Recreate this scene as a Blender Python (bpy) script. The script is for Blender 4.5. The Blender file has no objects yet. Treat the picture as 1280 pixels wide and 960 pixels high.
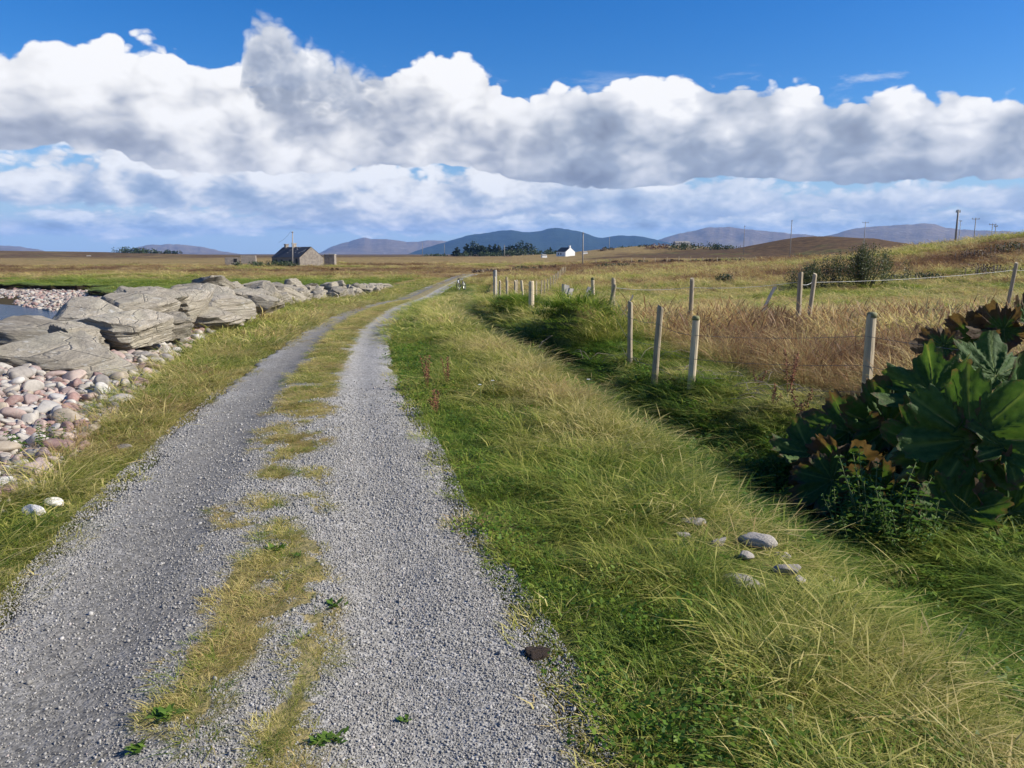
import bpy, bmesh, math, random
import numpy as np
from mathutils import Vector, Matrix, Euler
R = math.radians
rng = np.random.default_rng(11)
random.seed(5)
SC = bpy.context.scene
COL = SC.collection

# ------------------------------------------------------------------ camera
FPX, PITCH, EYE = 950.0, R(9.70), 1.6           # focal length in pixels of the 1280 px frame
cam_d = bpy.data.cameras.new('camera')
cam_d.sensor_width = 36.0
cam_d.lens = 36.0 * FPX / 1280.0
cam_d.clip_start, cam_d.clip_end = 0.05, 40000
cam = bpy.data.objects.new('camera', cam_d)
cam.location = (0, 0, EYE)
cam.rotation_euler = (R(90) - PITCH, 0, 0)
COL.objects.link(cam)
SC.camera = cam

# ------------------------------------------------------------------ light
SUN_AZ, SUN_EL = R(94), R(34)                    # azimuth clockwise from the view direction (+Y)
sun_dir = Vector((math.sin(SUN_AZ) * math.cos(SUN_EL), math.cos(SUN_AZ) * math.cos(SUN_EL), math.sin(SUN_EL)))
sd = bpy.data.lights.new('sun', 'SUN')
sd.energy, sd.angle, sd.color = 5.0, R(0.55), (1.0, 0.93, 0.82)
sun = bpy.data.objects.new('sun', sd)
sun.rotation_euler = (-sun_dir).to_track_quat('-Z', 'Y').to_euler()
COL.objects.link(sun)
SC.view_settings.view_transform = 'Standard'
SC.view_settings.look = 'None'
SC.view_settings.exposure = 0.65
SC.view_settings.gamma = 1.0
SC.view_settings.use_curve_mapping = False
SC.cycles.use_denoising = True
SC.cycles.max_bounces = 6
SC.cycles.diffuse_bounces = 3
SC.cycles.transmission_bounces = 4
SC.cycles.volume_bounces = 1
SC.cycles.caustics_reflective = SC.cycles.caustics_refractive = False

# ---- a tiny node-expression helper
class E:
    tree = None
    def __init__(s, sock): s.s = sock
    @staticmethod
    def lk(v, inp):
        if isinstance(v, E): E.tree.links.new(v.s, inp)
        else: inp.default_value = v
    def __add__(a, b): return mth('ADD', a, b)
    __radd__ = __add__
    def __sub__(a, b): return mth('SUBTRACT', a, b)
    def __rsub__(a, b): return mth('SUBTRACT', b, a)
    def __mul__(a, b): return mth('MULTIPLY', a, b)
    __rmul__ = __mul__
    def __truediv__(a, b): return mth('DIVIDE', a, b)
def mth(op, a, b=0.0, c=0.0, clamp=False):
    n = E.tree.nodes.new('ShaderNodeMath'); n.operation = op; n.use_clamp = clamp
    E.lk(a, n.inputs[0]); E.lk(b, n.inputs[1])
    if op in ('MULTIPLY_ADD', 'SMOOTH_MIN', 'SMOOTH_MAX', 'COMPARE'): E.lk(c, n.inputs[2])
    return E(n.outputs[0])
def vmth(op, a, b=(0, 0, 0)):
    n = E.tree.nodes.new('ShaderNodeVectorMath'); n.operation = op
    E.lk(a, n.inputs[0])
    if op == 'SCALE': E.lk(b, n.inputs['Scale'])
    else: E.lk(b, n.inputs[1])
    return E(n.outputs[0])
def sep(v):
    n = E.tree.nodes.new('ShaderNodeSeparateXYZ'); E.lk(v, n.inputs[0]); return [E(o) for o in n.outputs]
def comb(x, y, z):
    n = E.tree.nodes.new('ShaderNodeCombineXYZ')
    for v, i in zip((x, y, z), n.inputs): E.lk(v, i)
    return E(n.outputs[0])
def noise(v, scale, detail=4, rough=0.5, dist=0.0, col=False):
    n = E.tree.nodes.new('ShaderNodeTexNoise')
    if v is not None: E.lk(v, n.inputs['Vector'])
    n.inputs['Scale'].default_value = scale; n.inputs['Detail'].default_value = detail
    n.inputs['Roughness'].default_value = rough; n.inputs['Distortion'].default_value = dist
    return E(n.outputs['Color' if col else 'Fac'])
def voro(v, scale, detail=0, rough=0.5, out='Distance', feature='F1', rnd=1.0):
    n = E.tree.nodes.new('ShaderNodeTexVoronoi'); n.feature = feature
    if v is not None: E.lk(v, n.inputs['Vector'])
    n.inputs['Scale'].default_value = scale; n.inputs['Randomness'].default_value = rnd
    if 'Detail' in n.inputs and n.inputs['Detail'].enabled:
        n.inputs['Detail'].default_value = detail; n.inputs['Roughness'].default_value = rough
    return E(n.outputs[out])
def mrange(v, a, b, c=0.0, d=1.0, smooth=True):
    n = E.tree.nodes.new('ShaderNodeMapRange'); n.interpolation_type = 'SMOOTHSTEP' if smooth else 'LINEAR'
    for val, i in zip((v, a, b, c, d), n.inputs): E.lk(val, i)
    return E(n.outputs[0])
def mixc(f, a, b, mode='MIX'):
    n = E.tree.nodes.new('ShaderNodeMix'); n.data_type = 'RGBA'; n.blend_type = mode
    E.lk(f, n.inputs[0])
    for v, i in ((a, n.inputs[6]), (b, n.inputs[7])):
        if isinstance(v, E): E.lk(v, i)
        else: i.default_value = (*v, 1.0)
    return E(n.outputs[2])
def ramp(f, stops, interp='LINEAR'):
    n = E.tree.nodes.new('ShaderNodeValToRGB'); r = n.color_ramp; r.interpolation = interp
    while len(r.elements) < len(stops): r.elements.new(0.5)
    for e, (p, c) in zip(r.elements, stops): e.position = p; e.color = (*c, 1)
    E.lk(f, n.inputs[0]); return E(n.outputs[0])
def curve(f, pts):
    n = E.tree.nodes.new('ShaderNodeFloatCurve'); c = n.mapping.curves[0]
    c.points[0].location = pts[0]; c.points[1].location = pts[-1]
    for p in pts[1:-1]: c.points.new(*p)
    n.mapping.update(); E.lk(f, n.inputs['Value']); return E(n.outputs[0])
def attr(name, kind='GEOMETRY', out='Fac'):
    n = E.tree.nodes.new('ShaderNodeAttribute'); n.attribute_type = kind; n.attribute_name = name
    return E(n.outputs[out])
def geo(out='Position'): return E(E.tree.nodes.new('ShaderNodeNewGeometry').outputs[out])
def texco(out='Object'): return E(E.tree.nodes.new('ShaderNodeTexCoord').outputs[out])
def oinfo(out='Random'): return E(E.tree.nodes.new('ShaderNodeObjectInfo').outputs[out])
def bump(h, strength=0.5, dist=0.01, normal=None):
    n = E.tree.nodes.new('ShaderNodeBump'); n.inputs['Strength'].default_value = strength
    n.inputs['Distance'].default_value = dist; E.lk(h, n.inputs['Height'])
    if normal is not None: E.lk(normal, n.inputs['Normal'])
    return E(n.outputs[0])

# pixel <-> direction
def ray(px, py):
    a, b = (px - 640) / FPX, -(py - 480) / FPX
    d = np.array([a, math.cos(PITCH) + b * math.sin(PITCH), -math.sin(PITCH) + b * math.cos(PITCH)])
    return d / np.linalg.norm(d)
def at(px, py, Y):
    d = ray(px, py); s = Y / d[1]
    return Vector((d[0] * s, Y, EYE + d[2] * s))
def uv_of(px, py):
    d = ray(px, py); return math.atan2(d[0], d[1]), d[2] / math.hypot(d[0], d[1])

# ------------------------------------------------------------------ world: sky and cumulus
world = bpy.data.worlds.new('World'); SC.world = world; world.use_nodes = True
nt = world.node_tree; nt.nodes.clear(); E.tree = nt
skyn = nt.nodes.new('ShaderNodeTexSky'); skyn.sky_type = 'NISHITA'; skyn.sun_disc = False
skyn.sun_elevation, skyn.sun_rotation = SUN_EL, SUN_AZ
skyn.air_density, skyn.dust_density, skyn.ozone_density, skyn.altitude = 1.0, 0.6, 2.2, 50
STR = 0.11
sky_raw = E(skyn.outputs[0])
hs = nt.nodes.new('ShaderNodeHueSaturation'); hs.inputs['Saturation'].default_value = 1.5; hs.inputs['Value'].default_value = 0.9
E.lk(sky_raw, hs.inputs['Color']); sky = E(hs.outputs[0])
D3 = texco('Generated')
dx, dy, dz = sep(D3)
hl = mth('MAXIMUM', mth('SQRT', dx * dx + dy * dy), 0.02)
cx, cy = dx / hl, dy / hl
v = dz / hl
u = mth('ARCTAN2', dx, dy)
UR = 0.75
un = mth('MULTIPLY_ADD', u, 0.5 / UR, 0.5, clamp=True)
def ucurve(pts):                       # pixels -> curve of tan(elevation) over azimuth, x5 to use the 0..1 range well
    q = []
    for (px, py) in pts:
        a, e = uv_of(px, py); q.append(((a / UR) * 0.5 + 0.5, max(0.0, min(1.0, e * 2.5))))
    q.sort(); q = [(0.0, q[0][1])] + q + [(1.0, q[-1][1])]
    return curve(un, q) * 0.4
def dens(p, env, nscale, asp, amp, vamp, seed, det=5):
    x, y, z = p
    q = comb(x * nscale, y * nscale, mth('MULTIPLY_ADD', z, nscale * asp, seed))
    n = noise(q, 1.0, det, 0.63)
    b = mth('ABSOLUTE', noise(q, 2.3, 0) - 0.5) + mth('ABSOLUTE', noise(q, 5.1, 0) - 0.5) * 0.55 + mth('ABSOLUTE', noise(q, 11.3, 0) - 0.5) * 0.3
    return env + (n - 0.5) * amp + (b - 0.15) * vamp
def bank(top, base, st, sb, nscale, asp, amp, vamp, seed, soft, du=0.045, dv=0.05, bias=0.0, lamp=1.0, big=0.0):
    def one(ddu, ddv, det):
        # turn the horizontal direction by ddu, raise by ddv
        return dens((cx + cy * ddu, cy - cx * ddu, v + ddv), 0.0, nscale, asp, amp, vamp, seed, det)
    e = mth('MINIMUM', mth('MINIMUM', (top - v) / st, (v - base) / sb), 1.0) + bias
    n0 = one(0.0, 0.0, 6)
    d0 = n0 + e
    a = mrange(d0, 0.0, soft)
    s0 = one(0.0, 0.0, 2.5)
    light = (s0 - one(du, dv, 2.5)) * lamp + (n0 - s0) * 0.95
    if big:
        light = light + (s0 - one(0.14, 0.05, 1)) * big
    # the rim facing the sun is thin and bright, the thick middle duller
    light = light + (1.0 - mth('MINIMUM', d0 * 0.6, 1.0)) * 0.25
    h = mrange(v, base, top, 0, 1, smooth=False)
    return a, light, h, d0
WH, GR, DK = (0.92, 0.91, 0.90), (0.45, 0.48, 0.55), (0.24, 0.27, 0.34)
def cloudcol(light, h, lo, hk, lk, dark=DK, mid=GR, white=WH):
    b = mth('ADD', mth('MULTIPLY_ADD', light, lk, lo), (h - 0.5) * hk, clamp=True)
    return ramp(b, [(0.0, dark), (0.38, mid), (0.85, white), (1.0, (1.0, 0.99, 0.98))])
def over(bg, col, a): return mixc(a, bg, col)
# sky scaled to display units
out = vmth('MULTIPLY', vmth('SCALE', sky, STR), (0.74, 0.98, 1.32))
# pale air near the horizon
out = mixc(mrange(v, 0.02, 0.17, 0.7, 0.0), out, (0.52, 0.66, 0.80))
# thin high wisps
wq = comb(cx * 5.0, cy * 5.0, v * 16.0)
wn = noise(wq, 1.0, 6, 0.6, 0.4)
wband = mth('MULTIPLY', mrange(v, 0.15, 0.19), mrange(v, 0.235, 0.20))
out = over(out, (0.62, 0.70, 0.84), mrange(wn, 0.57, 0.72) * wband * 0.75)
# low, far banks just above the horizon (two storeys of streaky cumulus)
topA = ucurve([(0, 262), (300, 258), (640, 262), (900, 258), (1280, 252)])
baseA = ucurve([(0, 296), (300, 292), (640, 290), (1280, 286)])
a, l, h, d0 = bank(topA, baseA, 0.034, 0.012, 8.0, 2.6, 2.2, 1.5, 3.7, 0.6, 0.02, 0.012, bias=0.3)
out = over(out, cloudcol(l, h, 0.46, 0.35, 0.8, mid=(0.42, 0.51, 0.66), white=(0.85, 0.86, 0.88)), a * 0.8)
topA2 = ucurve([(0, 208), (120, 205), (260, 205), (330, 222), (420, 216), (520, 216), (600, 226), (660, 224), (760, 232), (1280, 232)])
baseA2 = ucurve([(0, 250), (300, 262), (560, 282), (640, 272), (900, 268), (1280, 262)])
a, l, h, d0 = bank(topA2, baseA2, 0.05, 0.02, 6.5, 1.9, 2.4, 1.7, 9.1, 0.4, 0.03, 0.020, bias=0.38)
side = mrange(u, -0.02, 0.15)
lowcol = cloudcol(l, h, 0.60, 0.5, 0.75, dark=(0.30, 0.38, 0.52), mid=(0.46, 0.53, 0.66))
lowcol2 = cloudcol(l, h, 0.45, 0.3, 0.6, dark=(0.30, 0.38, 0.53), mid=(0.44, 0.53, 0.68), white=(0.82, 0.85, 0.90))
out = over(out, mixc(side, lowcol, lowcol2), a * 0.92)
# the great bank
topB = ucurve([(0, 62), (45, 48), (110, 62), (150, 55), (215, 58), (260, 88), (310, 88), (400, 112), (480, 100), (560, 100),
               (615, 96), (645, 124), (700, 110), (800, 115), (910, 106), (960, 110), (1040, 114), (1100, 122), (1200, 120), (1280, 116)])
baseB = ucurve([(0, 194), (100, 186), (200, 208), (330, 218), (450, 216), (560, 204), (640, 224), (720, 232), (800, 228),
                (900, 228), (1000, 226), (1130, 232), (1280, 222)])
a, l, h, d0 = bank(topB, baseB, 0.045, 0.016, 4.2, 1.6, 2.0, 2.1, 1.3, 0.17, 0.045, 0.030, bias=-0.06, lamp=0.75, big=0.35)
colL = cloudcol(l, h, 0.68, 0.50, 0.62)
colR = cloudcol(l, h, 0.47, 0.45, 0.60, mid=(0.37, 0.42, 0.51), white=(0.80, 0.81, 0.84))
out = over(out, mixc(mrange(u, -0.04, 0.10), colL, colR), a)
# the grey clump in front of it
topC = ucurve([(285, 150), (300, 100), (312, 40), (332, 24), (372, 52), (420, 68), (450, 78), (490, 100), (500, 150)])
baseC = ucurve([(285, 90), (300, 112), (330, 132), (390, 150), (450, 138), (490, 112), (500, 70)])
a, l, h, d0 = bank(topC, baseC, 0.035, 0.06, 8.0, 1.3, 1.8, 2.0, 6.2, 0.7, 0.03, 0.03, bias=0.05)
inC = mrange(u, uv_of(280, 80)[0], uv_of(305, 80)[0]) * mrange(u, uv_of(505, 80)[0], uv_of(485, 80)[0])
out = over(out, cloudcol(l, h, 0.36, 0.80, 0.5, dark=(0.27, 0.31, 0.39), mid=(0.43, 0.47, 0.55), white=(0.80, 0.81, 0.83)), a * inC * 0.95)
bg = nt.nodes.new('ShaderNodeBackground'); E.lk(vmth('SCALE', out, 0.66), bg.inputs['Color']); bg.inputs['Strength'].default_value = 1.0
wo = nt.nodes.new('ShaderNodeOutputWorld'); nt.links.new(bg.outputs[0], wo.inputs['Surface'])
world.cycles.sampling_method = 'MANUAL'
world.cycles.sample_map_resolution = 512

# ------------------------------------------------------------------ mesh helpers
def put(name, me, mat=None, parent=None, loc=None, smooth=True):
    o = bpy.data.objects.new(name, me); COL.objects.link(o)
    if mat is not None and not me.materials: me.materials.append(mat)
    if parent is not None: o.parent = parent
    if loc is not None: o.location = loc
    return o
def mesh(name, V, Fc, smooth=True, attrs=None):
    me = bpy.data.meshes.new(name)
    V = np.asarray(V, dtype=np.float32)
    if isinstance(Fc, np.ndarray):
        nv, nf, k = len(V), len(Fc), Fc.shape[1]
        me.vertices.add(nv); me.vertices.foreach_set('co', V.ravel())
        me.loops.add(nf * k); me.loops.foreach_set('vertex_index', Fc.astype(np.int32).ravel())
        me.polygons.add(nf); me.polygons.foreach_set('loop_start', np.arange(0, nf * k, k, dtype=np.int32))
        me.update(calc_edges=True)
    else:
        me.from_pydata([tuple(map(float, p)) for p in V], [], [tuple(map(int, f)) for f in Fc]); me.update()
    if smooth: me.polygons.foreach_set('use_smooth', np.ones(len(me.polygons), dtype=bool))
    for k_, a in (attrs or {}).items():
        at_ = me.attributes.new(k_, 'FLOAT', 'POINT'); at_.data.foreach_set('value', np.asarray(a, dtype=np.float32))
    return me
def empty(name, loc=(0, 0, 0), rz=0.0):
    o = bpy.data.objects.new(name, None); COL.objects.link(o); o.location = loc; o.rotation_euler.z = rz
    o.empty_display_size = 0.1
    return o
def tag(o, label=None, cat=None, group=None, kind=None):
    if label: o['label'] = label
    if cat: o['category'] = cat
    if group: o['group'] = group
    if kind: o['kind'] = kind
    return o
class MB:
    """collects shapes into one mesh"""
    def __init__(s): s.V = []; s.F = []
    def add(s, V, Fc):
        n = len(s.V); s.V += [tuple(p) for p in V]; s.F += [tuple(i + n for i in f) for f in Fc]
    def box(s, c, d, M=None):
        c = Vector(c); P = []
        for z in (-.5, .5):
            for y in (-.5, .5):
                for x in (-.5, .5):
                    p = Vector((x * d[0], y * d[1], z * d[2]))
                    if M is not None: p = M @ p
                    P.append(c + p)
        s.add(P, [(0, 2, 3, 1), (4, 5, 7, 6), (0, 1, 5, 4), (2, 6, 7, 3), (0, 4, 6, 2), (1, 3, 7, 5)])
    def tube(s, pts, rad, n=8, cap=True):
        pts = [Vector(p) for p in pts]
        rad = rad if hasattr(rad, '__len__') else [rad] * len(pts)
        base = []; prev = None
        for i, p in enumerate(pts):
            t = (pts[min(i + 1, len(pts) - 1)] - pts[max(i - 1, 0)]).normalized()
            if prev is None:
                a = Vector((0, 0, 1)) if abs(t.z) < .9 else Vector((1, 0, 0))
                a = (a - t * a.dot(t)).normalized()
            else:
                a = (prev - t * prev.dot(t)).normalized()
            prev = a; b = t.cross(a)
            for k in range(n):
                w = 2 * math.pi * k / n
                base.append(p + (a * math.cos(w) + b * math.sin(w)) * rad[i])
        Fc = []
        for i in range(len(pts) - 1):
            for k in range(n):
                Fc.append((i * n + k, i * n + (k + 1) % n, (i + 1) * n + (k + 1) % n, (i + 1) * n + k))
        if cap:
            Fc.append(tuple(range(n - 1, -1, -1))); m = (len(pts) - 1) * n; Fc.append(tuple(range(m, m + n)))
        s.add(base, Fc)
    def torus(s, c, r, rr, axis=(1, 0, 0), n=28, m=6):
        ax = Vector(axis).normalized(); a = Vector((0, 0, 1)); a = (a - ax * a.dot(ax)).normalized(); b = ax.cross(a)
        c = Vector(c); P = []; Fc = []
        for i in range(n):
            w = 2 * math.pi * i / n; d = a * math.cos(w) + b * math.sin(w)
            for k in range(m):
                q = 2 * math.pi * k / m; P.append(c + d * (r + rr * math.cos(q)) + ax * rr * math.sin(q))
        for i in range(n):
            for k in range(m):
                Fc.append((i * m + k, ((i + 1) % n) * m + k, ((i + 1) % n) * m + (k + 1) % m, i * m + (k + 1) % m))
        s.add(P, Fc)
    def build(s, name, mat, parent=None, smooth=False, loc=None):
        return put(name, mesh(name, s.V, s.F, smooth), mat, parent, loc)

# value noise
_T = np.random.default_rng(3).random((256, 256))
def vn(x, y):
    x = np.asarray(x, float); y = np.asarray(y, float)
    xi = np.floor(x).astype(int); yi = np.floor(y).astype(int); fx = x - xi; fy = y - yi
    fx = fx * fx * (3 - 2 * fx); fy = fy * fy * (3 - 2 * fy)
    g = lambda a, b: _T[a & 255, b & 255]
    return (g(xi, yi) * (1 - fx) + g(xi + 1, yi) * fx) * (1 - fy) + (g(xi, yi + 1) * (1 - fx) + g(xi + 1, yi + 1) * fx) * fy
def fbm(x, y, o=4):
    s = 0; a = .5; t = 0
    for i in range(o):
        s = s + a * vn(x * 2 ** i + 17 * i, y * 2 ** i + 31 * i); t += a; a *= .55
    return s / t
def ss(a, b, x): t = np.clip((np.asarray(x, float) - a) / (b - a), 0, 1); return t * t * (3 - 2 * t)

# ------------------------------------------------------------------ layout of the land (metres; camera at the origin looking along +Y)
YK = [-12, 0, 2, 3.2, 4.5, 5.3, 6.6, 9, 11.3, 14.5, 19, 30, 41, 55, 67, 85, 112, 160, 230, 330]
LK = [-1.6, -1.9, -2.1, -2.28, -2.62, -2.78, -3.02, -3.45, -3.8, -4.3, -4.98, -6.4, -7.4, -8.0, -8.3, -8.3, -8.4, -6.5, 2, 18]
RK = [1.2, .52, .32, .06, -.35, -.5, -.78, -1.36, -1.8, -2.33, -2.95, -4.0, -4.75, -5.4, -5.75, -5.8, -5.9, -4.1, 4.4, 20.5]
def smooth_interp(y, X, Yv):
    y = np.asarray(y, float); w = 0.06 * np.abs(y) + 0.3
    return (np.interp(y - w, X, Yv) + np.interp(y, X, Yv) * 2 + np.interp(y + w, X, Yv)) / 4
def Lx(y): return smooth_interp(y, YK, LK)
def Rx(y): return smooth_interp(y, YK, RK)
CY = [-12, 0, 2.5, 3.2, 3.8, 4.7, 6, 7.9, 10.8, 13.7, 18, 24.8, 35, 50, 70, 110, 160, 230, 330]
CX_ = [3.0, 1.85, 1.5, 1.38, 1.27, 1.15, .98, .67, 0, -.58, -1.52, -2.3, -3.0, -3.4, -3.9, -4.3, -2.6, 6, 22]
def Cx(y): return smooth_interp(y, CY, CX_)
def Dx(y): return Cx(y) + 1.1 - 0.15 * ss(30, 60, y)
def base_z(y):
    t = np.clip((np.asarray(y, float) - 8) / 54, 0, 1); return -1.5 * (t * t * (3 - 2 * t)) - 0.1 * np.clip((y - 62) / 60, 0, 1)
BX = [-6.3, -6.6, -7.6, -8.7, -9.9, -10.9, -11.6, -12.4]; BY_ = [2, 6, 10, 15, 22, 32, 45, 66]
def armour_x(y): return np.interp(y, BY_, BX)                 # centre line of the rock armour
SEA = -2.15
BANK = np.array([(-6.9, -40), (-7.0, 2), (-7.4, 6), (-8.5, 10), (-9.7, 15), (-10.9, 22), (-12.0, 32), (-13.0, 43), (-17, 49), (-28, 56),
                 (-33, 61), (-36.3, 66.5), (-37.0, 71), (-39.5, 72.5), (-43, 71.5), (-47, 73.5), (-56, 74), (-75, 80), (-140, 96), (-700, 190)], float)
def bank_dist(x, y):
    """signed distance to the shore bank, positive inland"""
    x = np.asarray(x, float); y = np.asarray(y, float)
    best = np.full(x.shape, 1e9); sign = np.ones(x.shape)
    for (a, b) in zip(BANK[:-1], BANK[1:]):
        d = b - a; l2 = d @ d
        t = np.clip(((x - a[0]) * d[0] + (y - a[1]) * d[1]) / l2, 0, 1)
        ex = x - (a[0] + t * d[0]); ey = y - (a[1] + t * d[1]); q = ex * ex + ey * ey
        s = np.where(d[0] * ey - d[1] * ex > 0, -1.0, 1.0)
        m = q < best; best = np.where(m, q, best); sign = np.where(m, s, sign)
    return np.sqrt(best) * sign
def gz(x, y):
    """height of the ground sheet"""
    x = np.asarray(x, float); y = np.asarray(y, float)
    b = base_z(y)
    L, Rr, C, D = Lx(y), Rx(y), Cx(y), Dx(y)
    z = b.copy() if isinstance(b, np.ndarray) else np.array(b)
    z = z + 0 * x
    # field to the right keeps a little higher further out
    fr = ss(3, 30, x - D) * ss(10, 60, y)
    z = z + fr * 0.55 * (-b)
    # low relief, none on the road
    off = np.maximum(np.maximum(L - x, x - Rr), 0)
    rel = ss(0.2, 1.5, off)
    z = z + rel * ((fbm(x * .9, y * .9) - .5) * .16 + (fbm(x * .21 + 9, y * .21) - .5) * .30 * ss(4, 14, off))
    z = z - 0.02 * ss(0.3, -.1, off) * (off <= 0.3)
    # verge rising to a crest, then the ditch
    near = ss(75, 45, y)
    dq_ = x - D; z = z - .42 * ss(7.0, 4.6, y) * ss(.2, 1.6, dq_) * ss(6.5, 3.0, dq_)
    z = z + 0.13 * np.exp(-((x - C) / .55) ** 2) * near * ss(3.5, 8, y)
    dd = x - D
    depth = (0.40 + .62 * ss(11.5, 16, y)) * ss(110, 70, y)
    z = z - depth * np.exp(-(np.abs(dd) / (.52 + .25 * ss(13, 8, y))) ** 3)
    # tussocky far bank of the ditch
    for (my, amp, sy, ox, sx) in ((15.2, .72, 1.4, 1.15, .72), (19.5, .15, 1.5, 1.4, .6), (22.5, .62, 2.0, 1.05, .65), (30, .42, 2.4, 1.1, .6), (36, .35, 4, 1.1, .6), (12.3, .12, .8, 1.4, .6)):
        z = z + amp * np.exp(-((y - my) / sy) ** 2 - ((dd - ox) / sx) ** 2)
    # left: cobble slope rising to the armour, then the foreshore
    s = bank_dist(x, y)
    arm = np.exp(-((x - armour_x(y) - .5) / 1.5) ** 2) * ss(80, 60, y) * (x < L - .6)
    z = z + arm * (.20 + .1 * ss(8, 20, y))
    sea = np.minimum(-1.72 + .085 * s, -1.72)
    sea = np.maximum(sea, -4.5) + (fbm(x * 1.3, y * 1.3) - .5) * .12
    wdt = np.where(y < 44, 2.2, .35 + .25 * fbm(x * .5, y * .5))
    k = ss(-wdt, 0.0, s + (fbm(x * .8, y * .8) - .5) * .9 * (y > 44))
    z = sea * (1 - k) + z * k
    # distance: knoll, moorland hills, gentle rise to the skyline
    r = np.hypot(x, y)
    z = z + k * (6.2 * np.exp(-(((x - 82) / 27) ** 2 + ((y - 92) / 24) ** 2) / 2))
    z = z + k * 8.4 * np.exp(-(((x - 134) / 26) ** 2 + ((y - 335) / 45) ** 2) / 2) * (.85 + .3 * fbm(x * .03, y * .03))
    z = z + k * 1.5 * np.exp(-(((x - 235) / 60) ** 2 + ((y - 330) / 60) ** 2) / 2)
    z = z + k * 6.2 * np.exp(-(((x - 96) / 42) ** 2 + ((y - 475) / 40) ** 2) / 2)
    z = z + k * 5.0 * np.exp(-(((x + 410) / 110) ** 2 + ((y - 620) / 80) ** 2) / 2)
    z = z + k * (1.6 * ss(120, 480, r) * (.55 + .45 * ss(-200, -40, x)) + (fbm(x * .012, y * .012) - .5) * 1.1 * ss(120, 500, r) + (fbm(x * .06, y * .06) - .5) * .9 * ss(50, 140, r))
    z = z + 1.5 * ss(2500, 7000, r)
    return z
def gz1(x, y): return float(gz(np.array([x]), np.array([y]))[0])
def ground_at(px, py):
    d = ray(px, py); s = 1.5
    while s < 900:
        p = d * s
        if EYE + p[2] <= gz1(p[0], p[1]): return Vector((p[0], p[1], EYE + p[2]))
        s *= 1.01
    return Vector(d * 900)

# ------------------------------------------------------------------ materials
def new_mat(name):
    m = bpy.data.materials.new(name); m.use_nodes = True; m.node_tree.nodes.clear(); E.tree = m.node_tree
    return m
def finish(m, col, rough=0.8, normal=None, spec=0.3, metal=0.0, trans=None, vol=None):
    t = m.node_tree; p = t.nodes.new('ShaderNodeBsdfPrincipled')
    if isinstance(col, E): E.lk(col, p.inputs['Base Color'])
    else: p.inputs['Base Color'].default_value = (*col, 1)
    E.lk(rough, p.inputs['Roughness']); p.inputs['Specular IOR Level'].default_value = spec; p.inputs['Metallic'].default_value = metal
    if normal is not None: E.lk(normal, p.inputs['Normal'])
    o = t.nodes.new('ShaderNodeOutputMaterial')
    if trans is not None:
        tr = t.nodes.new('ShaderNodeBsdfTranslucent')
        if isinstance(trans[1], E): E.lk(trans[1], tr.inputs['Color'])
        else: tr.inputs['Color'].default_value = (*trans[1], 1)
        mx = t.nodes.new('ShaderNodeMixShader'); mx.inputs[0].default_value = trans[0]
        t.links.new(p.outputs[0], mx.inputs[1]); t.links.new(tr.outputs[0], mx.inputs[2]); t.links.new(mx.outputs[0], o.inputs[0])
    else: t.links.new(p.outputs[0], o.inputs[0])
    return m
M = {}
def simple(name, col, var=0.25, scale=8.0, rough=0.75, bmp=0.3, bd=0.01, metal=0.0, stretch=None, spec=0.3):
    m = new_mat(name); p = texco('Object')
    if stretch: p = vmth('MULTIPLY', p, stretch)
    n = noise(p, scale, 6, 0.6); r = oinfo()
    f = (n - .5) * 2 * var + (r - .5) * var
    c = vmth('SCALE', comb(*col), f + 1.0)
    M[name] = finish(m, c, rough, bump(n, bmp, bd), spec, metal)
    return M[name]

# ground: turf, bleached grass, heather brown, bare peat and shingle, weighted by vertex masks
m = new_mat('ground'); P = geo()
n1 = noise(P, 0.9, 5, .6); n2 = noise(P, 7.0, 5, .65); n3 = noise(P, 0.06, 5, .6); n4 = noise(P, .35, 4, .6)
g = mixc(mrange(n2, .35, .7), (.030, .052, .010), (.085, .115, .025))
g = mixc(mrange(n4, .4, .65), g, mixc(n2, (.13, .15, .035), (.17, .15, .05)))
st = mixc(mrange(n1, .35, .68), (.15, .105, .040), (.31, .225, .095))
hb = mixc(mrange(n4, .35, .7), (.060, .036, .018), (.13, .080, .035))
moor = mixc(mrange(n3 * .6 + n1 * .4 + attr('br') - .5, .42, .62), st, hb)
moor = mixc(mrange(noise(vmth('ADD', P, (40, 9, 0)), .045, 4, .6), .56, .70, 0, .6), moor, g)
col = mixc(mrange(attr('gr') + (n1 - .5) * .5, .35, .65), moor, g)
pb = voro(P, 6.0, out='Color')
peb = ramp(mth('FRACT', sep(pb)[0] * 3.1), [(0, (.20, .16, .14)), (.35, (.36, .27, .24)), (.6, (.42, .36, .31)), (1, (.55, .50, .46))])
peb = mixc(mrange(sep(P)[2], SEA + .06, SEA + .25), (.06, .045, .02), peb)
col = mixc(mrange(attr('peb') + (n1 - .5) * .4, .4, .6), col, peb)
col = mixc(mrange(attr('peat') + (n1 - .5) * .5, .4, .6), col, mixc(n2, (.012, .008, .006), (.045, .03, .02)))
col = mixc(mrange(attr('soil') + (n2 - .5) * .3, .4, .6), col, mixc(n2, (.035, .030, .014), (.11, .085, .04)))
hgt = n2 * .6 + n1 + mth('MULTIPLY', voro(P, 6.0), -0.6 * 1.0)
M['ground'] = finish(m, col, .95, bump(hgt, .8, .06), .1)

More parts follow.
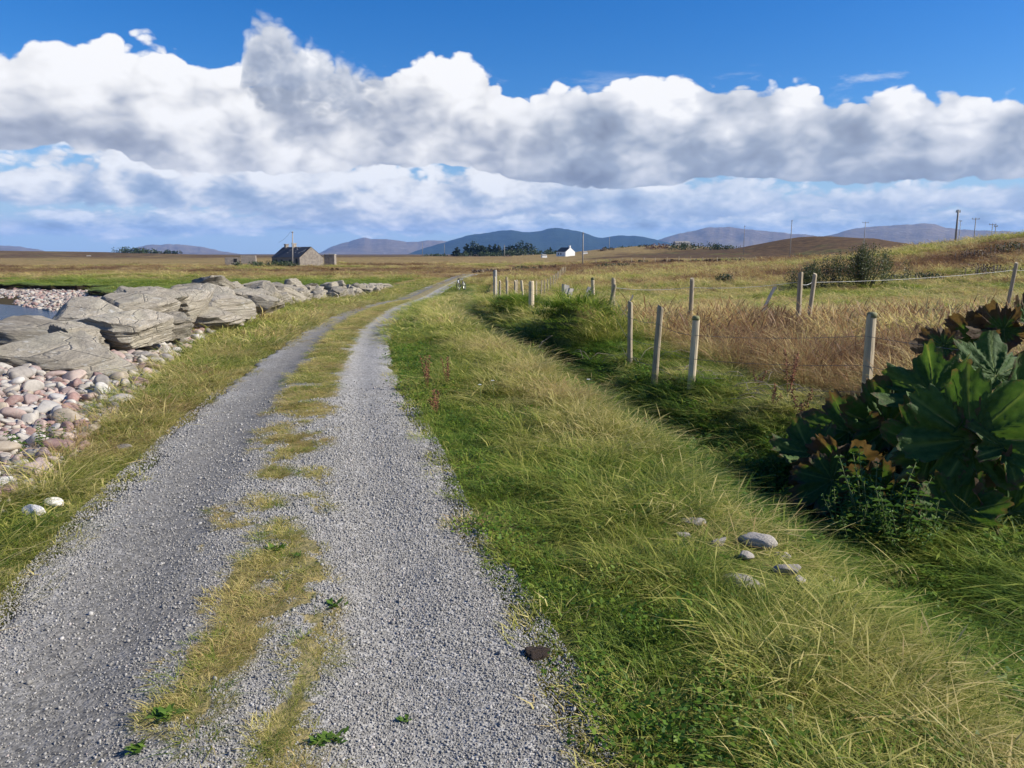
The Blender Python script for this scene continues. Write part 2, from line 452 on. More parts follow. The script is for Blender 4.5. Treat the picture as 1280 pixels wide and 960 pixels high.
# road: crushed grey stone, darker where it is driven down, moss and dry grass down the middle
m = new_mat('gravel_road'); P = geo()
c1 = voro(P, 95.0, out='Color'); d1 = voro(P, 95.0)
c2 = voro(P, 42.0, out='Color'); d2 = voro(P, 42.0)
r1 = sep(c1)[0]; r2 = sep(c2)[1]
nl = noise(P, 1.1, 4, .55); nm = noise(P, 14.0, 5, .65)
val = r1 * .55 + r2 * .45
stone = ramp(val, [(0.12, (.145, .139, .126)), (.42, (.225, .217, .198)), (.68, (.295, .284, .26)), (.92, (.43, .415, .385))])
track = attr('trk')
stone = vmth('SCALE', stone, mrange(track + (nl - .5) * .9, .0, 1.0, 1.12, .62))
dust = mixc(mrange(nl, .4, .7, 0, .22), stone, (.20, .185, .165))
moss = mixc(mrange(nm, .35, .65), (.12, .105, .035), (.30, .235, .085))
col = mixc(mrange(attr('moss') + (nm - .5) * .55, .40, .66, 0, .85), dust, moss)
col = mixc(mrange(attr('edge') + (nm - .5) * .5, .42, .66, 0, .8), col, (.075, .062, .04))
rough = .85
M['gravel_road'] = finish(m, col, rough, bump(d1 * -.6 + d2 * -1.0 + nm * .25, .6, .008), .25)

# loose chippings
m = new_mat('chipping'); q = oinfo()
n = noise(texco('Object'), 3.0, 3)
M['chipping'] = finish(m, vmth('SCALE', ramp(q, [(0, (.18, .173, .158)), (.45, (.25, .241, .22)), (.85, (.315, .303, .277)), (.97, (.43, .415, .39)), (1, (.34, .28, .25))]), n * .5 + .75), .75, None, .35)

# sea water
m = new_mat('sea_water'); P = geo()
h1 = noise(vmth('MULTIPLY', P, (1, 1.8, 1)), 1.5, 5, .6); h2 = noise(P, 6.0, 3, .5)
M['sea_water'] = finish(m, (.010, .035, .075), .16, bump(h1 + h2 * .45, 1.0, .5), .5)
m = new_mat('ditch_water'); P = geo()
M['ditch_water'] = finish(m, (.012, .012, .008), .03, bump(noise(P, 3.0, 2), .08, .02), .5)

# rock armour: foliated grey-buff gneiss
m = new_mat('gneiss'); P = texco('Object'); rr = oinfo()
w = vmth('ADD', P, vmth('SCALE', noise(P, 1.4, 3, .5, col=True), .14))
fol = noise(vmth('MULTIPLY', w, (1.4, 1.6, 13)), 1.0, 6, .62)
n1 = noise(P, 2.2, 6, .62); n2 = noise(P, 22, 4, .6)
shift = vmth('ADD', P, comb(rr * 40, rr * 17, 0.0))
n3 = noise(shift, 1.3, 4, .55)
c = ramp(fol * .55 + n1 * .25 + n2 * .2, [(.28, (.10, .088, .068)), (.44, (.235, .208, .162)), (.56, (.335, .298, .235)), (.72, (.48, .43, .345))])
c = mixc(mrange(n3, .45, .7, 0, .6), c, mixc(n2, (.25, .225, .16), (.36, .34, .27)))
c = mixc(mrange(noise(shift, 5.0, 5, .6), .62, .68, 0, .55), c, (.50, .49, .45))
lich = noise(vmth('ADD', shift, (7, 3, 1)), 8.0, 5, .7)
c = mixc(mrange(lich, .60, .66, 0, .7), c, (.43, .42, .37))
c = mixc(mrange(lich, .40, .33, 0, .45), c, (.12, .105, .075))
c = vmth('SCALE', c, rr * .40 + .78)
cr = voro(vmth('MULTIPLY', vmth('ADD', w, comb(rr * 9, rr * 5, 0.0)), (.9, 1.5, 3.2)), 1.0, feature='DISTANCE_TO_EDGE')
c = mixc(mrange(cr, .0, .014, .38, 0), c, (.03, .027, .022))
M['gneiss'] = finish(m, c, .9, bump(fol * .8 + n1 * .5 + n2 * .35 + mrange(cr, 0, .03) * .25, .9, .055), .25)

# cobbles: pink and grey quartzite, sandstone, white quartz
m = new_mat('cobble'); P = texco('Object'); q = oinfo()
n1 = noise(P, 3.0, 5, .6); n2 = noise(P, 30, 4, .6)
c = ramp(q, [(0, (.36, .20, .17)), (.10, (.24, .22, .20)), (.19, (.46, .33, .28)), (.30, (.31, .28, .245)), (.38, (.50, .44, .36)), (.47, (.28, .155, .135)),
             (.55, (.50, .46, .40)), (.63, (.40, .33, .235)), (.70, (.33, .24, .225)), (.78, (.43, .41, .38)), (.86, (.52, .40, .33)), (.93, (.62, .59, .54)), (1, (.45, .26, .18))], 'CONSTANT')
c = mixc(.22, c, (.34, .31, .275))
c = mixc(mrange(n1, .5, .72, 0, .6), c, (.28, .255, .22))
c = vmth('SCALE', c, n1 * .9 + n2 * .5 + .12)
M['cobble'] = finish(m, c, .72, bump(n1 * .4 + n2 * .12, .35, .02), .35)

# grass blades: 'dry' rides on each tuft, 't' runs root to tip
m = new_mat('grass'); dry = attr('dry', 'INSTANCER'); t = attr('t'); br = attr('r'); P = geo()
pn = noise(P, .8, 3, .55)
f = mth('ADD', dry, (br - .5) * .34 + (pn - .5) * .25 + (t - .5) * .12, clamp=True)
c = ramp(f, [(0.0, (.055, .135, .012)), (.25, (.155, .235, .026)), (.48, (.33, .325, .070)), (.68, (.57, .48, .20)), (.84, (.34, .22, .10)), (1.0, (.15, .082, .042))])
c = vmth('SCALE', c, mth('MULTIPLY_ADD', br, .5, .78))
M['grass'] = finish(m, c, .55, None, .25, trans=(.42, c))

for nm_, c_, kw in (
    ('post_wood', (.42, .35, .235), dict(var=.6, scale=5, stretch=(6, 6, .8), bmp=.6, bd=.01)),
    ('old_wood', (.36, .34, .30), dict(var=.4, scale=5, stretch=(6, 6, .8), bmp=.8, bd=.015)),
    ('pole_wood', (.30, .28, .25), dict(var=.25, scale=3, stretch=(4, 4, .4))),
    ('wire', (.22, .20, .18), dict(metal=.6, rough=.5)),
    ('tape', (.60, .60, .56), dict(var=.1)),
    ('moss_top', (.17, .17, .08), dict(var=.5, scale=30)),
    ('rubble_wall', (.27, .235, .195), dict(var=.7, scale=2.2, bmp=.9, bd=.08)),
    ('slate', (.060, .062, .068), dict(var=.35, scale=4, stretch=(1, 1, 3), bmp=.5, bd=.03)),
    ('white_wash', (.80, .80, .77), dict(var=.08)),
    ('dark_opening', (.015, .015, .017), dict(var=.1)),
    ('render_grey', (.36, .34, .30), dict(var=.3, scale=2)),
    ('insulator', (.25, .22, .2), dict(var=.1)),
    ('rubber', (.02, .02, .02), dict(var=.1)),
    ('steel', (.45, .45, .46), dict(var=.1, metal=.8, rough=.35)),
    ('paint_white', (.78, .78, .78), dict(var=.05, rough=.35)),
    ('black_plastic', (.02, .02, .022), dict(var=.1, rough=.5)),
    ('peat_clod', (.045, .030, .020), dict(var=.6, scale=14, bmp=1, bd=.02)),
    ('bark', (.12, .10, .075), dict(var=.3, scale=5)),
    ('dead_twig', (.25, .21, .165), dict(var=.2)),
    ('petiole', (.19, .19, .06), dict(var=.4, scale=20)),
    ('nettle_stem', (.13, .16, .05), dict(var=.2)),
    ('flower_white', (.8, .8, .74), dict(var=.05)),
    ('dock_seed', (.20, .085, .045), dict(var=.4)),
): simple(nm_, c_, **kw)

def leaf_mat(name, c0, c1, tr=.35, vein=None, rough=.5):
    m = new_mat(name); r = attr('r'); P = geo(); n = noise(P, 3.0, 3)
    c = mixc(mth('ADD', r * .7, (n - .5) * .8, clamp=True), c0, c1)
    M[name] = finish(m, c, rough, None, .35, trans=(tr, c))
leaf_mat('willow_leaf', (.045, .062, .020), (.14, .155, .055))
leaf_mat('conifer_leaf', (.010, .026, .012), (.030, .055, .022), .15)
leaf_mat('gorse_leaf', (.020, .042, .012), (.060, .085, .022), .2)
leaf_mat('heather_leaf', (.055, .030, .018), (.12, .070, .035), .2)
leaf_mat('nettle_leaf', (.055, .125, .016), (.14, .23, .045), .4)
leaf_mat('weed_leaf', (.07, .15, .015), (.16, .25, .04), .4)
leaf_mat('bracken_leaf', (.13, .055, .025), (.22, .11, .045), .25)
# gunnera: 'e' runs centre to rim, 'vn' marks the ribs
m = new_mat('gunnera_leaf'); e = attr('e'); ve = attr('vn'); P = texco('Object'); r = oinfo()
n1 = noise(P, 9, 4, .6); n2 = noise(P, 40, 3, .6); br = attr('brown', 'OBJECT')
gcol = mixc(mth('MULTIPLY_ADD', n1, 1.2, -.2, clamp=True), (.024, .064, .014), (.080, .150, .034))
gcol = mixc(ve * .75, gcol, (.20, .27, .07))
bcol = mixc(n1, (.026, .017, .011), (.15, .10, .055))
k = mrange(br + (e - .78) * 1.5 + (n1 - .5) * .8 + (n2 - .5) * .4, .12, .42)
c = mixc(k, gcol, bcol)
M['gunnera_leaf'] = finish(m, c, .62, bump(n1 * .6 + n2 * .4, .7, .02), .2, trans=(.32, vmth('MULTIPLY', c, (1.7, 1.6, .8))))

# mountains: bare moor grass, heather and scree; or a dark mix with cloud shadow painted into the colour
def mountain_mat(name, a, b, c_):
    m = new_mat(name); P = geo(); n = noise(P, .0016, 7, .62); n2 = noise(P, .012, 5, .65)
    col = mixc(mrange(n * .65 + n2 * .35, .38, .62), a, b); col = mixc(mrange(n2, .58, .74), col, c_)
    M[name] = finish(m, col, .95, bump(n * 1.0 + n2 * .35, .8, 60), .05)
mountain_mat('mountain_moor', (.13, .095, .065), (.19, .145, .095), (.30, .27, .24))
mountain_mat('mountain_cloud_shade', (.012, .022, .016), (.022, .034, .020), (.035, .04, .028))

# ------------------------------------------------------------------ ground sheet
def axis(a, b, step, grow, lim0, lim1):
    c = list(np.arange(a, b + 1e-6, step)); s = step; x = b
    while x < lim1: s *= grow; x += s; c.append(x)
    s = step; x = a; pre = []
    while x > lim0: s *= grow; x -= s; pre.append(x)
    return np.array(pre[::-1] + c)
xs = axis(-12.5, 7.5, .15, 1.055, -11000, 11000)
ys = axis(0, 34, .16, 1.042, -60, 11000)
X, Y = np.meshgrid(xs, ys)
Z = gz(X.ravel(), Y.ravel()).reshape(X.shape)
def masks(x, y):
    L, Rr, C, D = Lx(y), Rx(y), Cx(y), Dx(y)
    s = bank_dist(x, y); r = np.hypot(x, y)
    gr = np.zeros_like(x); br = np.zeros_like(x)
    vl = (x < L + .1) & (s > 0); vr = (x > Rr - .1)
    armx = armour_x(y)
    gr = np.where((x < L + .2) & (x > armx) & (y < 95), .9, gr)                 # left verge
    gr = np.where((x <= armx) & (s > 0) & (y < 100), .95, gr)                  # salt marsh
    gr = np.where((x > Rr - .2) & (x < D + .9) & (y < 80), .9, gr)             # right verge and ditch
    f = (x >= D + .9)
    gr = np.where(f & (y < 20), .25, gr)
    gr = np.where(f & (y >= 20) & (y < 62), .55 + .5 * (fbm(x * .15, y * .25) - .4), gr)
    gr = np.where(f & (y >= 62), .18 + .8 * (fbm(x * .05 + 5, y * .08) - .42), gr)
    gr = np.where((~f) & (y >= 80), .25, gr)
    hill = np.exp(-(((x - 142) / 60) ** 2 + ((y - 335) / 60) ** 2) / 2)
    br = .25 + 1.2 * hill + .35 * ss(200, 600, r) * (x < 0) + .3 * (fbm(x * .02, y * .03) - .5)
    gr = gr * (1 - np.clip(hill * 2, 0, 1)) * ss(900, 250, r)
    peb = ((s < -.25) & (s > -60)).astype(float) * (y > 40) + ((s < .5) & (y <= 40)).astype(float)
    cob = (x < cobble_edge(y) + .1) & (y < 26) & (y > -12)
    peb = np.where(cob, 1, peb)
    gr = np.where(peb > .5, 0, gr)
    peat = ((s > -.55) & (s < .12) & (y > 44)).astype(float)
    peat = np.maximum(peat, np.exp(-((x - D) / .35) ** 2) * .75 * (y < 85))
    soil = np.where(np.hypot((x - 3.1) / 1.1, (y - 5.7) / .9) < 1, .7, 0.0)
    return gr, br, peb, peat, soil
def cobble_edge(y): return np.interp(y, [-10, 3, 4.9, 6.7, 8.7, 12, 15, 20, 30, 43, 65], [-3.0, -3.1, -3.42, -3.9, -4.5, -5.5, -6.2, -6.9, -8.3, -9.6, -10.6])
gr, br, peb, peat, soil = masks(X.ravel(), Y.ravel())
nx, ny = len(xs), len(ys)
I = np.arange(nx * ny).reshape(ny, nx)
Q = np.stack([I[:-1, :-1], I[:-1, 1:], I[1:, 1:], I[1:, :-1]], -1).reshape(-1, 4)
g_me = mesh('ground', np.stack([X.ravel(), Y.ravel(), Z.ravel()], 1), Q, True, dict(gr=gr, br=br, peb=peb, peat=peat, soil=soil))
tag(put('ground', g_me, M['ground']), kind='structure')

# ------------------------------------------------------------------ road
def strip_mask(x, y):
    """dry grass and moss down the middle: patchy near, nearly closed further on"""
    c = (Lx(y) + Rx(y)) / 2; w = Rx(y) - Lx(y); o = (x - c + .02) / w
    m = np.exp(-(o / .175) ** 4)
    t = fbm(x * 5.2 + 3, y * 2.9 + 1.7, 4) + .30 * (fbm(x * 13, y * 13, 3) - .5)
    thr = .52 - .17 * ss(4.5, 9, y) - .12 * ss(14, 26, y)
    return m * ss(thr - .06, thr + .10, t)
ry = np.concatenate([np.arange(-6, 2, .25), np.arange(2, 14, .05), 14 * 1.008 ** np.arange(0, 400)]); ry = ry[ry < 320]
nu = 49
uu = np.linspace(-.05, 1.05, nu)
RX = Lx(ry)[:, None] * (1 - uu) + Rx(ry)[:, None] * uu
RY = np.repeat(ry[:, None], nu, 1)
ragged = (fbm(RY * 2.2 + 50 * (uu > .5), RY * .9, 3) - .5) * .28
RX = RX + ragged * (np.abs(uu - .5) * 2) ** 4
o = np.abs(uu - .5) * 2
crown = .035 * (1 - o ** 2)[None, :] - .030 * np.exp(-((o - .52) / .2) ** 2)[None, :]
RZ = base_z(RY) + .012 + crown + (fbm(RX * 3, RY * 3, 3) - .5) * .03
RZ = np.where(o[None, :] > .98, RZ - .05, RZ)
moss = strip_mask(RX, RY)
trk = np.exp(-((uu - .24) / .17) ** 2)[None, :] * .95 + .05 + 0 * RY
edge = ss(.90, 1.04, o)[None, :] + 0 * RY
I = np.arange(RX.size).reshape(RX.shape)
Q = np.stack([I[:-1, :-1], I[:-1, 1:], I[1:, 1:], I[1:, :-1]], -1).reshape(-1, 4)
r_me = mesh('road', np.stack([RX.ravel(), RY.ravel(), RZ.ravel()], 1), Q, True, dict(moss=moss.ravel(), trk=trk.ravel(), edge=edge.ravel()))
tag(put('gravel_road', r_me, M['gravel_road']), kind='structure')
def road_z(x, y):
    u_ = (x - Lx(y)) / (Rx(y) - Lx(y)); oo = np.abs(u_ - .5) * 2
    return base_z(y) + .012 + .035 * (1 - oo ** 2) - .030 * np.exp(-((oo - .52) / .2) ** 2) + (fbm(x * 3, y * 3, 3) - .5) * .03

# ------------------------------------------------------------------ water
def sheet(name, pts, z, mat):
    me = mesh(name, [(x, y, z) for x, y in pts], [tuple(range(len(pts)))], False)
    return tag(put(name, me, mat), kind='structure')
sheet('sea', [(-900, -60), (-8.8, -60), (-8.8, 8), (-11, 16), (-13.5, 30), (-15, 44), (-30, 52), (-60, 72), (-140, 84), (-900, 150)], SEA, M['sea_water'])
wy = np.linspace(30, 64, 24)
zb = base_z(wy) - .74
V = []; Fc = []
for i, y_ in enumerate(wy):
    V += [(float(Dx(y_)) - .42, y_, zb[i]), (float(Dx(y_)) + .42, y_, zb[i])]
    if i: Fc.append((2 * i - 2, 2 * i - 1, 2 * i + 1, 2 * i))
tag(put('ditch_water', mesh('ditch_water', V, Fc, True), M['ditch_water']), kind='structure')

# eroded peat scarp between the beach and the turf
bp = []
for a_, b_ in zip(BANK[7:-1], BANK[8:]):
    m_ = max(2, int(np.linalg.norm(b_ - a_) / .45))
    if a_[0] < -150: break
    for i in range(m_): bp.append(a_ + (b_ - a_) * i / m_)
bp = np.array(bp); dn = np.gradient(bp, axis=0); dn /= np.linalg.norm(dn, axis=1)[:, None]; nrm_ = np.c_[dn[:, 1], -dn[:, 0]]     # towards the land
inl = np.where((bank_dist(bp[:, 0] + nrm_[:, 0] * 2, bp[:, 1] + nrm_[:, 1] * 2) > 0)[:, None], nrm_, -nrm_)
k_ = np.arange(len(bp)); wob = (fbm(k_ * .23, k_ * 0 + 3.3, 4) - .5) * 2.4; hv_ = fbm(k_ * .3 + 9, k_ * 0 + 1.1, 3)
V = []; Fc = []; prof = [(-.55, -1.98), (-.38, -1.72), (-.30, -1.50), (-.42, -1.34), (-.30, -1.24), (.5, -1.20), (1.6, -1.45)]
for i in range(len(bp)):
    for j, (o_, z_) in enumerate(prof):
        q = bp[i] + inl[i] * (o_ + wob[i] * .55 + (fbm(np.array([i * .7]), np.array([j * 1.9]))[0] - .5) * .35); V.append((q[0], q[1], z_ + (hv_[i] - .5) * .5 * (j > 1)))
mj = len(prof)
for i in range(len(bp) - 1):
    for j in range(mj - 1): Fc.append((i * mj + j, (i + 1) * mj + j, (i + 1) * mj + j + 1, i * mj + j + 1))
m = new_mat('peat_scarp'); P = geo(); n2 = noise(P, 3.0, 5, .65); nz = sep(geo('Normal'))[2]
turf = mrange(sep(P)[2] + (n2 - .5) * .25, -1.36, -1.26)
M['peat_scarp'] = finish(m, mixc(turf, mixc(n2, (.012, .008, .006), (.05, .034, .022)), mixc(n2, (.05, .085, .016), (.12, .15, .035))), .95, bump(n2, .9, .1), .1)
tag(put('peat_bank', mesh('peat_bank', V, Fc, False), M['peat_scarp']), kind='structure')

# ------------------------------------------------------------------ mountains
def mountain(label_px, dist, mat, depth=1700, seed=0):
    px = np.array([p[0] for p in label_px], float); py = np.array([p[1] for p in label_px], float)
    n = 130; P = np.linspace(px[0], px[-1], n); S = np.interp(P, px, py)
    k = np.array([.25, .5, .25]); S[1:-1] = np.convolve(S, k, 'valid')
    S = S + (fbm(P * .09 + seed, P * 0 + seed, 5) - .5) * 2.8
    top = [at(a, b, dist) for a, b in zip(P, S)]
    m_ = 22; V = []; Fc = []
    for i, tp in enumerate(top):
        for j in range(m_):
            t = j / (m_ - 1) * 2 - 1            # -1 front foot, +1 back foot
            f = (1 - abs(t)) ** 1.15
            spur = (fbm(np.array([i * .10 + seed]), np.array([t * 2.2 + seed]), 4)[0] - .5)
            h = 5 + (tp.z - 5) * f * (1 + .95 * spur * (1 - f))
            s = (dist + t * depth) / dist
            V.append((tp.x * s, dist + t * depth, h - 6 * (abs(t) > .99)))
    for i in range(n - 1):
        for j in range(m_ - 1): Fc.append((i * m_ + j, (i + 1) * m_ + j, (i + 1) * m_ + j + 1, i * m_ + j + 1))
    tag(put('mountain', mesh('mountain', V, Fc, True), M[mat]), kind='structure')
mountain([(-160, 316), (-100, 309), (-40, 306), (0, 307), (28, 308), (48, 311), (66, 317)], 7600, 'mountain_moor', 1500, 1)
mountain([(140, 318), (165, 311), (190, 305), (222, 305), (250, 308), (280, 314), (300, 318)], 8200, 'mountain_moor', 1400, 4)
mountain([(395, 318), (415, 307), (440, 300), (455, 296), (475, 298), (510, 301), (545, 300), (580, 303), (620, 312), (640, 318)], 8600, 'mountain_moor', 1500, 8)
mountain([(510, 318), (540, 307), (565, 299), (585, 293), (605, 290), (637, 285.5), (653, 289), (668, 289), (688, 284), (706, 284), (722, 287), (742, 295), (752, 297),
          (770, 294), (792, 293), (812, 296), (830, 301), (860, 310), (880, 318)], 6900, 'mountain_cloud_shade', 1500, 12)
mountain([(770, 318), (815, 302), (832, 296), (852, 291), (870, 286), (888, 282), (915, 283), (950, 287), (985, 290), (1020, 294), (1060, 300), (1090, 312)], 7800, 'mountain_moor', 1500, 16)
mountain([(985, 316), (1020, 298), (1045, 291), (1065, 285), (1090, 281), (1120, 280), (1150, 278), (1168, 278), (1185, 284), (1215, 286), (1245, 287), (1300, 289), (1380, 298), (1430, 316)], 7000, 'mountain_moor', 1500, 21)

# ------------------------------------------------------------------ the air
hz = MB(); hz.box((0, 5600, 208), (27000, 15400, 430))
m = new_mat('haze')
pv = m.node_tree.nodes.new('ShaderNodeVolumePrincipled'); pv.inputs['Color'].default_value = (.23, .48, 1.0, 1); pv.inputs['Density'].default_value = 6e-5
pv.inputs['Anisotropy'].default_value = 0.0
mo = m.node_tree.nodes.new('ShaderNodeOutputMaterial'); m.node_tree.links.new(pv.outputs[0], mo.inputs['Volume'])
tag(hz.build('haze', m), kind='stuff')

# ------------------------------------------------------------------ rocks
def ico(sub):
    bm = bmesh.new(); bmesh.ops.create_icosphere(bm, subdivisions=sub, radius=1.0)
    V = np.array([v.co[:] for v in bm.verts]); Fc = np.array([[v.index for v in f.verts] for f in bm.faces]); bm.free()
    return V, Fc
IC = {k: ico(k) for k in (1, 2, 3, 4, 5)}
def n3(p, s, seed):
    x, y, z = (p * s).T
    return (vn(x + seed, y + z * .7 + seed * 3) + vn(y - seed, z + x * .6 + 5) + vn(z + seed * 2, x - y * .5)) / 3 - .5
def boulder_mesh(seed, sub=4, nplanes=12, strata=.08):
    g = np.random.default_rng(seed)
    D_, Fc = IC[sub]
    N = g.normal(size=(nplanes, 3)); N[:, 2] *= .8; N /= np.linalg.norm(N, axis=1)[:, None]
    N = np.vstack([N, [[0, 0, 1], [0, 0, -1], [.25, .1, .97]]])
    d = np.concatenate([g.uniform(.62, .98, nplanes), [.62, .7, .6]])
    dots = D_ @ N.T
    rad = np.where(dots > .05, d / np.maximum(dots, .05), 9).min(1)
    rad = np.minimum(rad, 1.35)
    P = D_ * rad[:, None]
    zz_ = P[:, 2] * 5.0 + n3(P, 1.1, seed) * 1.6
    lay = vn(zz_ * 1.7 + seed, zz_ * 0 + seed * 1.3) - .5 + (vn(zz_ * 4.1 + seed, zz_ * 0 + .7) - .5) * .5
    hor = D_ * np.array([1, 1, .25])
    P = P + hor * (lay * strata * 2.4 * (1 - np.abs(D_[:, 2])))[:, None] + D_ * (n3(P, 2.4, seed + 3) * .14 + n3(P, 6.5, seed + 4) * .06 + n3(P, 15, seed + 5) * .035)[:, None]
    P = P / np.abs(P).max(0)
    me = mesh('boulder', P, Fc, True); me.set_sharp_from_angle(angle=R(27)); me.materials.append(M['gneiss'])
    return me
BM = [boulder_mesh(100 + i, 5 if i < 6 else 4) for i in range(16)]
wall = empty('rock_armour', (-7.6, 10, gz1(-7.6, 10)))
tag(wall, 'long bank of big grey foliated rock slabs between the shore and the grass verge', 'sea wall')
bpy.context.view_layer.update()
def child(o, par):
    o.parent = par; o.matrix_parent_inverse = Matrix.Translation(-Vector(par.location)) @ Matrix.Identity(4)
    return o
def slab(k, x0, y0, x1, y1, d, thick, yaw=0, pitch=0, roll=0, lab=None):
    c = at((x0 + x1) / 2, (y0 + y1) / 2, d)
    w = (x1 - x0) * d / FPX / 2; h = (y1 - y0) * d / FPX / 2
    o = bpy.data.objects.new('boulder', BM[k % 16]); COL.objects.link(o)
    o.location = c; o.scale = (w * 1.12, thick * 1.15, h * .92); o.rotation_euler = (R(pitch), R(roll * .5), R(yaw))
    child(o, wall)
    if lab: o['label'] = lab
    return o
slab(0, -60, 424, 176, 478, 10.1, .75, -12, 12, 7, 'big wedge-shaped grey slab lying along the pink cobbles')
slab(1, -60, 400, 150, 446, 11.4, .7, -8, 8, 10)
slab(2, 50, 384, 175, 428, 12.4, .7, -14, 14, 12)
slab(3, 95, 388, 215, 440, 11.9, .6, -18, 10, 14)
slab(4, 130, 366, 228, 412, 13.6, .7, -10, 10, 8)
slab(5, 165, 357, 226, 392, 15.2, .7, 5, 5, 12, 'pale pointed boulder standing highest on the armour')
slab(6, 182, 391, 240, 424, 13.3, .4, -20, 8, 4)
slab(7, 212, 361, 268, 398, 16.0, .6, 0, 12, 14)
slab(8, 228, 384, 300, 412, 16.2, .5, -8, 10, 8)
slab(9, 250, 364, 315, 402, 17.8, .7, 6, 8, 10)
slab(10, 282, 361, 350, 392, 20.0, .7, -5, 8, 12)
slab(11, -120, 395, -20, 450, 9.6, .9, 10, 5, 0)
slab(12, 275, 385, 318, 405, 18.0, .35, 20, 4, 6)
slab(13, 308, 359, 346, 388, 22.5, .6, 10, 4, 8)
slab(14, 60, 402, 120, 432, 10.9, .3, 25, 10, 5)
slab(15, 150, 400, 196, 430, 12.4, .35, -30, 6, 10)
slab(5, 100, 372, 170, 398, 14.6, .8, 15, 6, 10)
g_ = np.random.default_rng(77)
def rand_boulder(x, y, s, sink=.3):
    o = bpy.data.objects.new('boulder', BM[int(g_.integers(0, 16))]); COL.objects.link(o)
    sx, sy, sz = s * g_.uniform(.85, 1.5), s * g_.uniform(.6, 1.1), s * g_.uniform(.32, .58)
    o.location = (x, y, gz1(x, y) + sz * (.62 - sink)); o.scale = (sx, sy, sz)
    o.rotation_euler = (g_.normal(0, .22), g_.normal(.1, .25), g_.uniform(0, 6.28)); child(o, wall)
for y_ in np.arange(3.5, 21, 1.15):                    # seaward side, behind the slabs
    for q in range(2):
        rand_boulder(armour_x(y_) - .9 - q * .9 + g_.normal(0, .2), y_ + g_.normal(0, .3), g_.uniform(.35, .55), .55)
y_ = 18.5
while y_ < 68:                                         # the bank runs on beside the road, stones getting smaller
    wd = np.interp(y_, [18, 30, 45, 68], [1.5, 1.4, 1.2, .8])
    for q in range(6):
        xx = armour_x(y_) + .9 + g_.uniform(-wd, wd * .75)
        hgt_ = 1 - ((xx - armour_x(y_) - .7) / (wd * 1.25)) ** 2
        s_ = g_.uniform(.25, .60) * np.interp(y_, [18, 40, 68], [1.0, .85, .7])
        if g_.random() < .25: s_ *= 1.35
        rand_boulder(xx, y_ + g_.normal(0, .35), s_, -.88 * max(hgt_, 0) * np.interp(y_, [18, 35, 55, 68], [.8, 1.15, 1.0, .2]))
    y_ += np.interp(y_, [18, 40, 68], [.75, 1.0, 1.25])

# cobbles
def cobble_mesh(seed, sub=3):
    g = np.random.default_rng(seed); D_, Fc = IC[sub]
    P = D_.copy()
    for _ in range(int(g.integers(6, 15))):
        n_ = g.normal(size=3); n_ /= np.linalg.norm(n_); dd = g.uniform(.50, .86)
        P = P - n_ * np.maximum(P @ n_ - dd, 0)[:, None] * g.uniform(.7, 1.0)
    P = P * np.array([1, g.uniform(.6, .95), g.uniform(.4, .72)]) * 1.12
    P = P + D_ * (n3(P, 1.3, seed) * .20 + n3(P, 3.5, seed + 1) * .08 + n3(P, 8, seed + 2) * .03)[:, None]
    me = mesh('cobble', P, Fc, True); me.materials.append(M['cobble']); return me
CB = [cobble_mesh(300 + i) for i in range(20)]
CBS = [cobble_mesh(300 + i, 2) for i in range(8)]
# loose packing by dart throwing over the cobble slope
cand = []
for it in range(42000):
    y_ = g_.uniform(2.2, 24); x_ = cobble_edge(y_) + .12 - g_.random() ** 1.0 * (4.3 if y_ < 9.6 else 3.0)
    cand.append((x_, y_))
cand = np.array(cand); kept = []; cell = {}
def in_slab(x, y): return False
for (x_, y_) in cand:
    rr_ = float(np.clip(g_.lognormal(-2.62, .42), .035, .135)); 
    if y_ > 12: rr_ *= 1.1
    ci, cj = int(x_ // .4), int(y_ // .4); ok = True
    for a in (-1, 0, 1):
        for b in (-1, 0, 1):
            for (x2, y2, r2) in cell.get((ci + a, cj + b), ()):
                if (x2 - x_) ** 2 + (y2 - y_) ** 2 < ((rr_ + r2) * .80) ** 2: ok = False; break
            if not ok: break
        if not ok: break
    if ok: kept.append((x_, y_, rr_)); cell.setdefault((ci, cj), []).append((x_, y_, rr_))
K = np.array(kept)
ang = np.abs(np.arctan2(K[:, 0], K[:, 1])) < R(40)
show = np.where(ang & (K[:, 1] < 13.0), K[:, 2] / np.hypot(K[:, 0], K[:, 1]), 0)
order = np.argsort(-show)
shore = empty('cobble_shore', (-4.5, 6, gz1(-4.5, 6))); tag(shore, kind='structure')
bpy.context.view_layer.update()
KZ = gz(K[:, 0], K[:, 1])
for i in order[:298]:
    x_, y_, r_ = K[i]
    o = bpy.data.objects.new('cobble', CB[int(g_.integers(0, 20))]); COL.objects.link(o)
    o.scale = (r_ * 1.15, r_ * 1.15, r_ * 1.15); o.rotation_euler = (g_.normal(0, .4), g_.normal(0, .4), g_.uniform(0, 6.28))
    o.location = (x_, y_, KZ[i] + r_ * .38); child(o, shore)
rest = order[298:]

